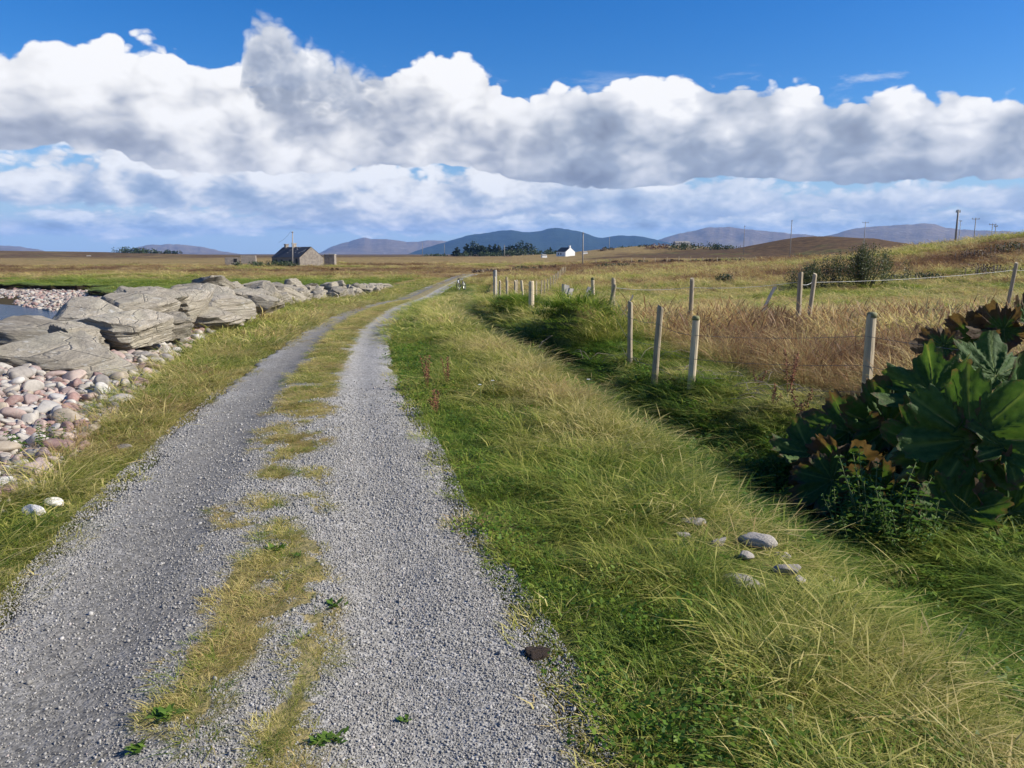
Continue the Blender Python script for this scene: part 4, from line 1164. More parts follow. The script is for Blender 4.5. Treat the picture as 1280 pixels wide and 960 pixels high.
plant('willow_bush', 'rounded olive-green willow bush in the field behind the white tape', 'bush', (c.x, 50, zc), g, bl, 14000, .11, 'willow_leaf', stems, crown='foliage', stemname='stem')
# dark bushes and trees of the distance
def far_tree(px, py, d, w, h, mat, label, n=420, name='far_bush', group=None, conifer=False, cat='bush'):
    c = at(px, py, d); zc = gz1(c.x, d) if d < 300 else min(c.z, gz1(c.x, d))
    bl = []; stems = []
    if conifer:
        for k in range(7): f = k / 6; bl.append((g.normal(0, .08) * w, g.normal(0, .08) * w, h * (.16 + .78 * f), w * .5 * (1 - .8 * f) + .1, w * .5 * (1 - .8 * f) + .1, h * .11))
        stems.append(([(0, 0, -.6), (0, 0, h)], [w * .06, .03]))
    else:
        m_ = max(4, int(w / h * 4))
        for k in range(m_): x_ = g.uniform(-.42, .42) * w; hh = h * (1 - 1.5 * (x_ / w) ** 2) * g.uniform(.75, 1.1); bl.append((x_, g.normal(0, .12) * w, hh * .5, w * .6 / m_ + .2 * h, w * .2 + .1 * h, hh * .5)); stems.append(([(x_, 0, -.5), (x_, 0, hh * .8)], [.07, .02]))
    return plant(name, label, cat, (c.x, d, zc), g, bl, n, max(.12, d * .0017), mat, stems, group, aspect=.8, up=.2)
CT = [(571, 317, 560, 7, 5.0), (583, 317, 560, 7, 7.0), (594, 317, 560, 8, 8.6), (605, 317, 560, 6, 7.5), (612, 317, 565, 6, 6.6), (618, 317, 565, 6, 6.8), (624, 317, 565, 6, 6.2), (640, 317, 555, 9, 7), (653, 317, 555, 12, 9.8), (688, 317.5, 560, 4, 4.8)]
LT = ['dark conifer, shortest at the left end of the distant shelter belt', 'dark conifer second from the left end of the distant shelter belt', 'broad dark conifer, tallest of the left half of the shelter belt', 'narrow dark conifer just right of the broad tall one',
      'narrow dark conifer in the gap-toothed middle of the shelter belt', 'pointed dark conifer before the pole in the shelter belt', 'low pointed conifer beside the distant pole', 'rounded dark pine right of the distant pole', 'big round-topped pine, highest of the shelter belt', 'lone small conifer just left of the white cottage']
for (px, py, d, w, h), lb in zip(CT, LT): far_tree(px, py, d, w * 1.15, h * 1.3, 'conifer_leaf', lb, 1000, 'conifer_tree', 'trees of the distant shelter belt', conifer=(h * 1.0 < 7.2 and w < 8), cat='tree')
far_tree(664, 318, 540, 44, 5.4, 'gorse_leaf', 'long dark green thicket under the round-topped pine', 1700, 'thicket')
far_tree(600, 318.5, 545, 40, 3.6, 'gorse_leaf', 'low thicket along the foot of the conifers', 1300, 'thicket')
far_tree(545, 318, 600, 22, 2.2, 'gorse_leaf', 'small scrub left of the conifers', 300, 'thicket')
far_tree(160, 318, 620, 32, 6.6, 'gorse_leaf', 'dark green gorse clump on the skyline beyond the marsh', 800, 'gorse_clump')
far_tree(184, 318, 630, 22, 5.0, 'gorse_leaf', 'lower gorse clump right of the distant pole on the skyline', 400, 'gorse_clump')
far_tree(208, 318, 640, 14, 3.8, 'conifer_leaf', 'small dark clump on the skyline left of the pale mountain', 250, 'gorse_clump')
far_tree(222, 318, 640, 7, 3.6, 'conifer_leaf', 'single dark bush on the skyline under the pale mountain', 150, 'gorse_clump')
far_tree(780, 314, 470, 30, 3.2, 'gorse_leaf', 'green gorse bank below the distant ruin', 700, 'gorse_bank')
far_tree(757, 316, 450, 12, 3.0, 'heather_leaf', 'brown scrub between the white cottage and the gorse bank', 260, 'scrub')
far_tree(828, 313, 440, 22, 4.2, 'bracken_leaf', 'rust-brown bracken bank left of the pale bungalow', 500, 'bracken_bank')
far_tree(870, 313, 430, 34, 5.0, 'gorse_leaf', 'dark green shrubs in front of the pale bungalow', 900, 'shrubbery')
far_tree(905, 313, 425, 20, 3.4, 'gorse_leaf', 'dark green shrubs running to the foot of the moor hill', 450, 'shrubbery')
far_tree(806, 311, 460, 10, 3.0, 'conifer_leaf', 'small dark bush at the left end of the bracken', 200, 'scrub')
far_tree(337, 331, 176, 10, 1.9, 'gorse_leaf', 'green brambly mound in front of the derelict cottage', 700, 'bramble_mound')
far_tree(356, 332, 172, 7, 1.4, 'gorse_leaf', 'low green bramble by the foot of the leaning pole', 450, 'bramble_mound')
far_tree(308, 331, 186, 8, 1.4, 'gorse_leaf', 'green growth beside the ruined shed', 350, 'bramble_mound')
for i, px in enumerate(range(745, 1110, 15)):
    y_ = 190 + (px - 743) * .03
    far_tree(px + g.normal(0, 3), 326, y_, 3.4, .95 + g.normal(0, .15), 'heather_leaf' if i % 4 else 'gorse_leaf', 'brown heather tussock on the bank behind the pale posts', 160, 'heather_tussock', 'heather along the fenced bank')
for i, (px, py, d, w, h, mt, lb) in enumerate((
    (905, 342, 62, 2.2, .9, 'gorse_leaf', 'dark round rush clump in the green pasture'), (660, 327, 150, 7, 1.0, 'gorse_leaf', 'green hummock in the straw-coloured field left of the bare pole'),
    (688, 327, 160, 6, .9, 'heather_leaf', 'brown hummock beside the green one'), (770, 331, 140, 8, .8, 'gorse_leaf', 'dark green rush patch right of the bare pole'), (610, 332, 130, 6, .7, 'heather_leaf', 'dark brown heather patch beyond the road bend'),
    (640, 331, 135, 5, .6, 'heather_leaf', 'brown heather patch right of the road bend'), (418, 334, 150, 1.6, .7, 'heather_leaf', 'small dark hummock right of the derelict cottage'),
    (1215, 312, 74, 4, 1.3, 'heather_leaf', 'brown scrub on the near slope of the knoll'), (1262, 306, 76, 5, 1.2, 'gorse_leaf', 'dark green scrub high on the knoll'), (1240, 326, 60, 6, .9, 'heather_leaf', 'tangled brown scrub at the foot of the knoll'), (1150, 330, 56, 5, .7, 'gorse_leaf', 'low green scrub right of the willow bush'))):
    far_tree(px, py, d, w, h, mt, lb, 420, 'scrub')

# gunnera ---------------------------------------------------------------
def gunnera_leaf(seed, lobes=7, cup=.25, crumple=.05):
    g = np.random.default_rng(seed); na, nr = 132, 13; V = [(0, 0, 0)]; Ev = [0]; Vn = [1]; Fc = []
    span = 6.2832 * .94; lob = []
    for k in range(lobes): lob.append(-span / 2 + span * (k + .5) / lobes)
    ph = g.uniform(0, 6, 6)
    for j in range(1, nr + 1):
        f = j / nr
        for i in range(na):
            a = -math.pi + 6.2832 * i / na
            dl = min(abs(a - l) for l in lob); li = int(np.argmin([abs(a - l) for l in lob]))
            hw = span / lobes / 2
            lobe = max(0, 1 - (dl / hw) ** 1.9) ** .6
            back = .72 + .28 * math.cos(a * .5) ** 2
            if abs(a) > span / 2 - .02: lobe *= .35
            Rm = back * (.60 + .40 * lobe) * (1 + .10 * math.sin(5 * li + ph[0]))
            Rm *= 1 + (.075 * abs(math.sin(a * 17 + ph[1])) + .045 * math.sin(a * 37 + ph[2])) * (1 if f > .9 else .3)
            r_ = f * Rm
            vein = max(0, 1 - dl * (.3 + r_) / .035)
            sec = max(0, 1 - abs(((dl * 2.2 + f * 7.5) % 1.0) - .5) / .16) * (1 - f) ** .3 * .45
            z = cup * r_ ** 2 * (1 + .3 * math.sin(2 * a + ph[3])) + .055 * (dl / hw) * r_ - .06 * (dl / hw) ** 2 * r_ * 0
            z += .042 * abs(math.sin((dl * 2.2 + f * 7.5) * 3.14159)) * (1 - vein) + crumple * f * f * math.sin(a * 6 + ph[4] + f * 3) + crumple * .7 * f * math.sin(a * 13 + ph[5])
            V.append((r_ * math.sin(a), r_ * math.cos(a), z)); Ev.append(f); Vn.append(max(vein, sec * .55))
    for i in range(na): Fc.append((0, 1 + i, 1 + (i + 1) % na))
    for j in range(nr - 1):
        for i in range(na): k = 1 + j * na; Fc.append((k + i, k + na + i, k + na + (i + 1) % na, k + (i + 1) % na))
    me = mesh('leaf', V, Fc, True, dict(e=Ev, vn=Vn)); me.materials.append(M['gunnera_leaf'])
    rb = MB()
    for l in lob:
        pts = []; rd = []
        for f in (0, .2, .45, .7, .9):
            back = .72 + .28 * math.cos(l * .5) ** 2; r_ = f * back
            pts.append((r_ * math.sin(l), r_ * math.cos(l), cup * r_ ** 2 * (1 + .3 * math.sin(2 * l + ph[3])) - .006)); rd.append(.017 * (1 - f) + .002)
        rb.tube(pts, rd, 5)
    return me, mesh('rib', rb.V, rb.F, True)
GL = [gunnera_leaf(70 + i, (7, 6, 7, 5)[i % 4], (.22, .35, .12, .5)[i % 4], (.07, .10, .08, .14)[i % 4]) for i in range(6)]
for a_, b_ in GL: b_.materials.append(M['petiole'])
crown_ = Vector((3.0, 5.75, gz1(3.15, 5.95)))
gp = empty('gunnera_plant', crown_); tag(gp, 'giant rhubarb plant with huge dark lobed leaves filling the ditch', 'plant'); bpy.context.view_layer.update()
def gleaf(k, px, py, d, rad, nrm, up, brown=0.0, stalk=True, label=None, sc=(1, 1, 1), foot=None):
    """leaf whose stalk joins at pixel (px, py), facing nrm with its middle lobe along up"""
    p = at(px, py, d); n = Vector(nrm).normalized(); u_ = Vector(up); u_ = (u_ - n * u_.dot(n)).normalized(); r_ = u_.cross(n)
    Mx = Matrix((r_, u_, n)).transposed().to_4x4(); Mx.translation = p
    o = put('leaf', GL[k][0]); o.matrix_world = Mx @ Matrix.Diagonal((rad * sc[0], rad * sc[1], rad * sc[2], 1)); o['brown'] = brown
    w = o.matrix_world.copy(); child(o, gp); 
    if label: o['label'] = label
    rb = put('rib', GL[k][1], None, o)
    if stalk:
        f = Vector(foot) if foot else crown_ + Vector((g_.normal(0, .15), g_.normal(0, .15), 0)); f.z = gz1(f.x, f.y) - .05
        mid = f.lerp(p, .55) + Vector((0, .0, .12)) - n * .12
        mb = MB(); mb.tube([f, f.lerp(mid, .5) + Vector((0, 0, .05)), mid, mid.lerp(p, .7) - n * .05, p], [.034, .030, .026, .022, .018], 8); child(mb.build('stalk', M['petiole'], None, True), gp)
gleaf(0, 1215, 548, 5.2, .52, (-.35, -1, .40), (-.05, .25, 1), -.10, True, 'largest leaf, dark green with yellow-green ribs')
gleaf(1, 1165, 492, 6.1, .42, (-.55, -.35, .75), (-.8, .2, .35), -.05, True)
gleaf(2, 1245, 470, 6.2, .40, (.1, -.55, .8), (.2, .5, .6), -.08, True)
gleaf(4, 1285, 527, 5.8, .50, (.35, -.8, .5), (.6, .2, .7), .0, True)
gleaf(3, 1262, 642, 5.0, .38, (-.1, -.75, .65), (.45, -.1, .2), .26, True, 'paler leaf with a brown withered rim')
gleaf(1, 1190, 607, 5.4, .26, (-.2, -.5, .8), (-.5, -.5, .2), .05, True)
gleaf(5, 1110, 534, 6.3, .46, (-.15, -.8, .45), (.2, .3, 1), .10, True)
gleaf(2, 1062, 540, 6.4, .40, (-.7, -.5, .45), (-.7, .2, .25), .16, True)
gleaf(3, 1052, 584, 5.9, .42, (-.6, -.75, .1), (-.3, -.3, -.7), .42, True, 'withered brown leaf curling down at the plant edge')
gleaf(0, 1078, 597, 5.8, .30, (-.3, -.9, .25), (-.2, 0, -1), .14, True, 'olive leaf hanging edge-on with a pale rolled margin', (.55, 1, 1.6))
gleaf(1, 1015, 567, 6.2, .34, (-.25, -.4, .9), (-.9, 0, -.05), .02, True)
gleaf(5, 1120, 607, 6.0, .42, (-.1, -.7, .6), (.2, -.3, -.5), .0, True)
gleaf(4, 1148, 542, 6.5, .50, (.05, -.7, .7), (0, .6, .6), .05, True)
gleaf(2, 1230, 682, 5.1, .34, (-.2, -.55, .8), (-.6, -.4, .1), -.05, True)
gleaf(0, 1135, 690, 5.3, .30, (-.1, -.6, .8), (.1, -.4, .3), -.05, True)
#gleaf(3, 1300, 592, 5.3, .45, (-.3, -.8, .4), (.3, .1, 1), .2, True)
#gleaf(5, 1330, 438, 6.6, .55, (-.1, -.7, .6), (.2, .5, .8), .05, True)
gleaf(4, 1165, 560, 5.3, .34, (-.5, -.8, .4), (-.4, .1, .9), .02)
gleaf(2, 1255, 560, 5.1, .36, (.1, -.8, .6), (.5, .1, .7), .05)
gleaf(1, 1200, 640, 5.0, .30, (-.3, -.8, .5), (-.2, -.2, .8), .0)
gleaf(5, 1100, 620, 5.5, .32, (-.4, -.8, .3), (-.5, 0, -.5), .2)
gleaf(4, 1040, 600, 5.7, .30, (-.6, -.6, .5), (-.7, -.2, -.1), .15)
# the dead leaves of a second clump behind
gp2 = empty('withered_gunnera', (5.0, 8.1, gz1(5.0, 8.1))); tag(gp2, 'collapsed brown giant rhubarb behind the green one', 'plant'); bpy.context.view_layer.update()
gp_keep, crown_keep = gp, crown_; gp = gp2; crown_ = Vector((5.0, 8.1, gz1(5.0, 8.1)))
gleaf(3, 1255, 412, 7.9, .34, (-.3, -.6, .5), (-.6, .2, -.3), .6); gleaf(5, 1215, 420, 8.0, .30, (-.5, -.7, .3), (-.7, 0, -.5), .6); gleaf(1, 1290, 405, 8.0, .36, (.2, -.7, .6), (.3, .3, .6), .3)
gleaf(2, 1180, 432, 7.8, .28, (-.4, -.6, .6), (-.8, .1, .1), .5); gleaf(3, 1310, 425, 7.6, .40, (0, -.9, .3), (.2, 0, -1), .6)
gp, crown_ = gp_keep, crown_keep

# nettles and other broad-leaved weeds
def nettle_mesh(seed, h=.45, nst=7):
    g = np.random.default_rng(seed); V = []; Fc = []; Rr = []; mb = MB()
    for s_ in range(nst):
        a = g.uniform(0, 6.28); sp = g.uniform(.02, .16); hh = h * g.uniform(.6, 1.1); tip = Vector((math.cos(a) * sp * 1.9, math.sin(a) * sp * 1.9, hh)); ft = Vector((math.cos(a) * sp * .6, math.sin(a) * sp * .6, -.03))
        mb.tube([ft, ft.lerp(tip, .5) + Vector((0, 0, .03)), tip], [.005, .004, .002], 5)
        nd = int(hh / .045)
        for k in range(1, nd + 1):
            f = k / nd; p = ft.lerp(tip, f) + Vector((0, 0, .03 * math.sin(f * 3.14))); da = k * 1.571 + g.normal(0, .3)
            for q in (0, 3.1416):
                b = da + q; ln = .085 * (1 - .55 * f) * g.uniform(.8, 1.3); d = Vector((math.cos(b), math.sin(b), .25 - .3 * (1 - f))); sd = Vector((-math.sin(b), math.cos(b), 0)); w = ln * .27
                i0 = len(V); V += [p, p + d * ln * .35 + sd * w + Vector((0, 0, .012)), p + d * ln * .40 + Vector((0, 0, -.004)), p + d * ln * .35 - sd * w + Vector((0, 0, .012)), p + d * ln + Vector((0, 0, -.25 * ln))]
                Fc += [(i0, i0 + 1, i0 + 2), (i0, i0 + 2, i0 + 3), (i0 + 1, i0 + 4, i0 + 2), (i0 + 3, i0 + 2, i0 + 4)]; Rr += [g.random()] * 5
    return mesh('foliage', [tuple(v) for v in V], Fc, True, dict(r=Rr)), mesh('stem', mb.V, mb.F, True)
NM = [nettle_mesh(60 + i, .46 if i < 3 else .3, 11 if i < 3 else 6) for i in range(4)]
for a_, b_ in NM: a_.materials.append(M['nettle_leaf']); b_.materials.append(M['nettle_stem'])
for i, (px, d, s_, lb) in enumerate(((1092, 5.0, 1.15, 'bright green nettle clump in front of the withered giant leaves'), (1118, 4.9, 1.0, 'nettle clump leaning against the right of the tallest nettle'), (1068, 4.85, .75, 'low yellowish nettle sprig at the foot of the brown leaf'),
                                  (1160, 4.95, .9, 'nettle clump under the paler withered-rimmed leaf'), (1050, 5.1, .6, 'small nettle sprig at the ditch edge left of the clump'), (1135, 4.7, .7, 'short nettle sprig in front of the others'))):
    p = ground_at(px, 700 - 90 * (d - 4.7)); z_ = p.z; s_ *= 1.05; rt = empty('nettle_plant', (p.x, p.y, z_), i * 1.3); rt.scale = (s_, s_, s_); tag(rt, lb, 'plant', 'nettles under the giant rhubarb')
    put('foliage', NM[i % 4][0], None, rt); put('stem', NM[i % 4][1], None, rt)
# small green rosettes on and beside the track
def rosette(seed, n=14, ln=.05):
    g = np.random.default_rng(seed); V = []; Fc = []; Rr = []
    for k in range(n):
        a = k * 2.4 + g.normal(0, .2); l_ = ln * g.uniform(.6, 1.2); e = g.uniform(.1, .7); d = Vector((math.cos(a), math.sin(a), e)); sd = Vector((-math.sin(a), math.cos(a), 0)); w = l_ * .28; o_ = Vector((g.normal(0, ln * .5), g.normal(0, ln * .4), .003))
        i0 = len(V); V += [o_, o_ + d * l_ * .5 + sd * w, o_ + d * l_, o_ + d * l_ * .5 - sd * w]; Fc.append((i0, i0 + 1, i0 + 2, i0 + 3)); Rr += [g.random()] * 4
    me = mesh('weed', [tuple(v) for v in V], Fc, False, dict(r=Rr)); me.materials.append(M['weed_leaf']); return me
for i, (px, py, s_, lb) in enumerate(((210, 922, 1.0, 'bright green weed rosette at the foot of the dry grass patch'), (172, 958, .7, 'small bright weed rosette in bare gravel'), (400, 950, .7, 'dark green creeping weed in the right wheel track edge'), (418, 775, .8, 'low green weed beside the tyre-worn strip'),
                                  (345, 706, .9, 'green weed mat between the two wheel tracks'), (420, 945, .6, 'creeping green weed touching the dark green one'), (375, 715, .6, 'tiny weed right of the green mat'), (505, 912, .4, 'tiny weed sprig alone in the right wheel track'))):
    p = ground_at(px, py); me = rosette(80 + i, 26, .045); o = put('track_weed', me); o.location = (p.x, p.y, float(road_z(np.array([p.x]), np.array([p.y]))[0]) + .004); o.scale = (s_,) * 3; tag(o, lb, 'weed', 'weeds on the track')
for i, (px, py, s_, lb) in enumerate(((50, 566, 1.5, 'leafy green weed growing among the cobbles'), (72, 565, 1.2, 'leafy green weed on the verge side of the cobbles'), (80, 535, .9, 'single leafy sprig between pink cobbles'))):
    p = ground_at(px, py); rt = empty('cobble_weed', (p.x, p.y, p.z), i); rt.scale = (s_ * .5,) * 3; tag(rt, lb, 'plant', 'weeds among the cobbles'); put('foliage', NM[3][0], None, rt); put('stem', NM[3][1], None, rt)

# docks: rust-brown seed spikes
def dock_mesh(seed, h=.5, n=4):
    g = np.random.default_rng(seed); mb = MB(); V = []; Fc = []; Rr = []
    for k in range(n):
        a = g.uniform(0, 6.28); hh = h * g.uniform(.6, 1.1); t_ = Vector((math.cos(a) * .1, math.sin(a) * .1, hh)); mb.tube([(0, 0, -.03), t_ * .5, t_], [.004, .003, .002], 4)
        for q in range(60):
            f = g.uniform(.4, 1); p = t_ * f + Vector(g.normal(0, .014, 3)); s_ = .012; d = Vector(g.normal(size=3)).normalized() * s_; e = d.cross(Vector(g.normal(size=3))).normalized() * s_ * .6
            i0 = len(V); V += [p - d, p + e, p + d, p - e]; Fc.append((i0, i0 + 1, i0 + 2, i0 + 3)); Rr += [g.random()] * 4
    return mesh('seed_head', [tuple(v) for v in V], Fc, False, dict(r=Rr)), mesh('stem', mb.V, mb.F, True)
DM = [dock_mesh(5, .5), dock_mesh(6, .38), dock_mesh(7, .3, 3)]
for a_, b_ in DM: a_.materials.append(M['dock_seed']); b_.materials.append(M['dock_seed'])
for i, (px, py, s_, lb) in enumerate(((535, 490, .9, 'rusty dock clump on the lawn edge of the right verge'), (547, 522, .8, 'single rusty dock spike in green verge grass'), (1000, 525, 1.0, 'rusty dock spikes in the ditch left of the giant rhubarb'), (985, 500, 1.1, 'tall rusty docks at the foot of the fence bank'),
                                  (965, 515, .8, 'rusty docks in the lush ditch grass'), (948, 488, .8, 'rusty docks below the thorny twigs'), (560, 486, .8, 'brown dock beside the rusty clump'), (808, 545, .6, 'small brown dock on the verge crest'))):
    p = ground_at(px, py); rt = empty('dock_plant', (p.x, p.y, p.z), i); rt.scale = (s_,) * 3; tag(rt, lb, 'plant', 'rusty docks'); put('seed_head', DM[i % 3][0], None, rt); put('stem', DM[i % 3][1], None, rt)
# dead bramble twigs by the posts, and a bent pale cane on the mound
def twigs(name, label, px, py, d, n, ln, seed):
    g = np.random.default_rng(seed); c = at(px, py, d); z0 = gz1(c.x, d); mb = MB()
    for k in range(n):
        a = g.uniform(0, 6.28); p0 = Vector((c.x + g.normal(0, .3), d + g.normal(0, .25), z0 - .02)); l_ = ln * g.uniform(.5, 1.2); p1 = p0 + Vector((math.cos(a) * l_ * .6, math.sin(a) * l_ * .6, l_ * g.uniform(.15, .42))); p2 = p1 + Vector((math.cos(a + g.normal(0, .4)) * l_ * .6, math.sin(a) * l_ * .5, -l_ * g.uniform(-.1, .3)))
        mb.tube([p0, p0.lerp(p1, .6) + Vector((0, 0, .05)), p1, p2], [.004, .0035, .003, .0015], 4)
    o = mb.build(name, M['dead_twig'], None, True); tag(o, label, 'twigs'); return o
twigs('dead_bramble', 'bleached dead bramble stems between the two nearer fence posts', 970, 470, 8.6, 26, .55, 1)
twigs('dead_bramble', 'grey dead stems tangled under the mossy post', 895, 455, 9.6, 14, .5, 2)
twigs('dead_bramble', 'pale dead stems behind the leaning fence post', 800, 435, 11.6, 12, .5, 3)
mb = MB(); p = at(664, 444, 13.9); q = at(691, 419, 14.3); mb.tube([p - Vector((0, 0, .15)), p.lerp(q, .5) + Vector((0, 0, .06)), q, q + Vector((-.12, 0, -.03))], [.010, .009, .007, .004], 6)
o = mb.build('pale_cane', M['dead_twig'], None, True); tag(o, 'pale bent cane sticking out of the shaded side of the grassy mound', 'cane')
# white flower heads in the verge
for i, (px, py, lb) in enumerate(((616, 508, 'white flower head taller than its neighbour in the right verge'), (600, 514, 'white flower head low in the right verge grass'), (735, 508, 'small white flower near the verge crest'))):
    p = ground_at(px, py); rt = empty('white_flower', p); tag(rt, lb, 'flower', 'white flowers in the grass')
    mb = MB(); mb.tube([(0, 0, -.02), (.01, 0, .16), (0, 0, .27)], [.003, .0025, .002], 5); mb.build('stem', M['nettle_stem'], rt, True)
    mb = MB(); g = np.random.default_rng(i)
    for k in range(40):
        a = g.uniform(0, 6.28); r_ = .018 * math.sqrt(g.random()); mb.box((r_ * math.cos(a), r_ * math.sin(a), .275 + .008 * math.cos(r_ * 40)), (.004, .004, .004))
    mb.build('flower_head', M['flower_white'], rt)

# ------------------------------------------------------------------ grass
def tuft(seed, n, h, spread, lean, width, seg=3, heads=0, flop=.6, hv=.35):
    g = np.random.default_rng(seed); V = []; Fc = []; T = []; Rr = []
    for b in range(n):
        a = g.uniform(0, 6.283); rad = spread * math.sqrt(g.random()); ox, oy = rad * math.cos(a), rad * math.sin(a)
        hh = h * g.uniform(1 - hv, 1 + hv); da = a + g.normal(0, 1.0); L_ = lean * g.uniform(.3, 1.5); w = width * math.exp(g.normal(-.05, .45))
        fl = flop * g.uniform(.2, 1.4); col = g.random(); tall = b < heads
        if tall: hh *= g.uniform(1.35, 1.9); L_ *= .6; w *= .55; fl *= .7
        sx, sy = -math.sin(da + g.normal(0, .6)), math.cos(da)
        i0 = len(V); sg = seg + (2 if tall else 0)
        for s in range(sg + 1):
            t = s / sg; out_ = hh * (L_ * t + fl * t * t * t); z = hh * (t - .38 * fl * t ** 3)
            ww = w * (1 - t ** 2.2) * .5 + .0002
            if tall: ww = w * (.5 if t < .75 else (1.9 if t < .95 else .3)) 
            x, y = ox + math.cos(da) * out_, oy + math.sin(da) * out_
            V += [(x - sx * ww, y - sy * ww, z), (x + sx * ww, y + sy * ww, z)]
            tt = t if not tall else min(1, .4 + t); T += [tt, tt]; Rr += [col if not tall else .5 + .5 * col] * 2
        for s in range(sg): k = i0 + 2 * s; Fc.append((k, k + 1, k + 3, k + 2))
    me = mesh('tuft', V, np.array(Fc), True, dict(t=T, r=Rr)); me.materials.append(M['grass']); return me
# kinds: 0-3 short lawn, 4-7 lush medium, 8-11 tall bleached with seed heads, 12-15 moor grass / rushes, 16-19 coarse far tussock, 20-21 dead mat
TU = [tuft(i, 130, .050, .17, .7, .0034, 2, 0, 1.0) for i in range(4)]
TU += [tuft(10 + i, 140, .120, .17, .5, .0034, 3, 0, 1.1) for i in range(4)]
TU += [tuft(20 + i, 130, .16, .17, .45, .0025, 4, 22, 1.0) for i in range(4)]
TU += [tuft(30 + i, 120, .27, .20, .38, .0036, 3, 12, .8) for i in range(4)]
TU += [tuft(40 + i, 150, .29, .42, .45, .0085, 3, 14, .75) for i in range(4)]
TU += [tuft(50 + i, 90, .05, .13, 1.2, .0030, 2, 0, 1.2) for i in range(2)]
def leafmat(seed):
    g = np.random.default_rng(seed); V = []; Fc = []; T = []; Rr = []
    for k in range(120):
        a = g.uniform(0, 6.283); r_ = .15 * math.sqrt(g.random()); c = np.array([r_ * math.cos(a), r_ * math.sin(a), g.uniform(.015, .055)])
        b = g.uniform(0, 6.283); l_ = g.uniform(.010, .024); d = np.array([math.cos(b), math.sin(b), g.normal(.1, .3)]) * l_; e = np.array([-math.sin(b), math.cos(b), g.normal(0, .3)]) * l_ * .38
        i0 = len(V); V += [c - d * .5, c + e, c + d * .6, c - e]; Fc.append((i0, i0 + 1, i0 + 2, i0 + 3)); t_ = g.random(); T += [.3] * 4; Rr += [t_] * 4
    me = mesh('leaf_mat', V, np.array(Fc), False, dict(t=T, r=Rr)); me.materials.append(M['grass']); return me
TU += [leafmat(1), leafmat(2)]                       # 22-23 clover and other small broad leaves
def sector(n, r0, r1, ha=R(44)):
    a = g_.uniform(-ha, ha, n); r = np.sqrt(g_.uniform(r0 * r0, r1 * r1, n)); return r * np.sin(a), r * np.cos(a)
OUT = []          # x, y, z, kind, scale xy, scale z, dry, zone
def emit(x, y, kind, sxy, sz, dry, dz=-.01):
    OUT.append(np.c_[x, y, gz(x, y) + dz, kind, sxy, sz, dry])
bands = [(1.6, 4.5, 110, 1.0), (4.5, 8, 75, 1.2), (8, 14, 45, 1.5), (14, 26, 17, 1.3), (26, 50, 6, 2.2), (50, 100, 1.7, 3.6), (100, 230, .32, 7.0)]
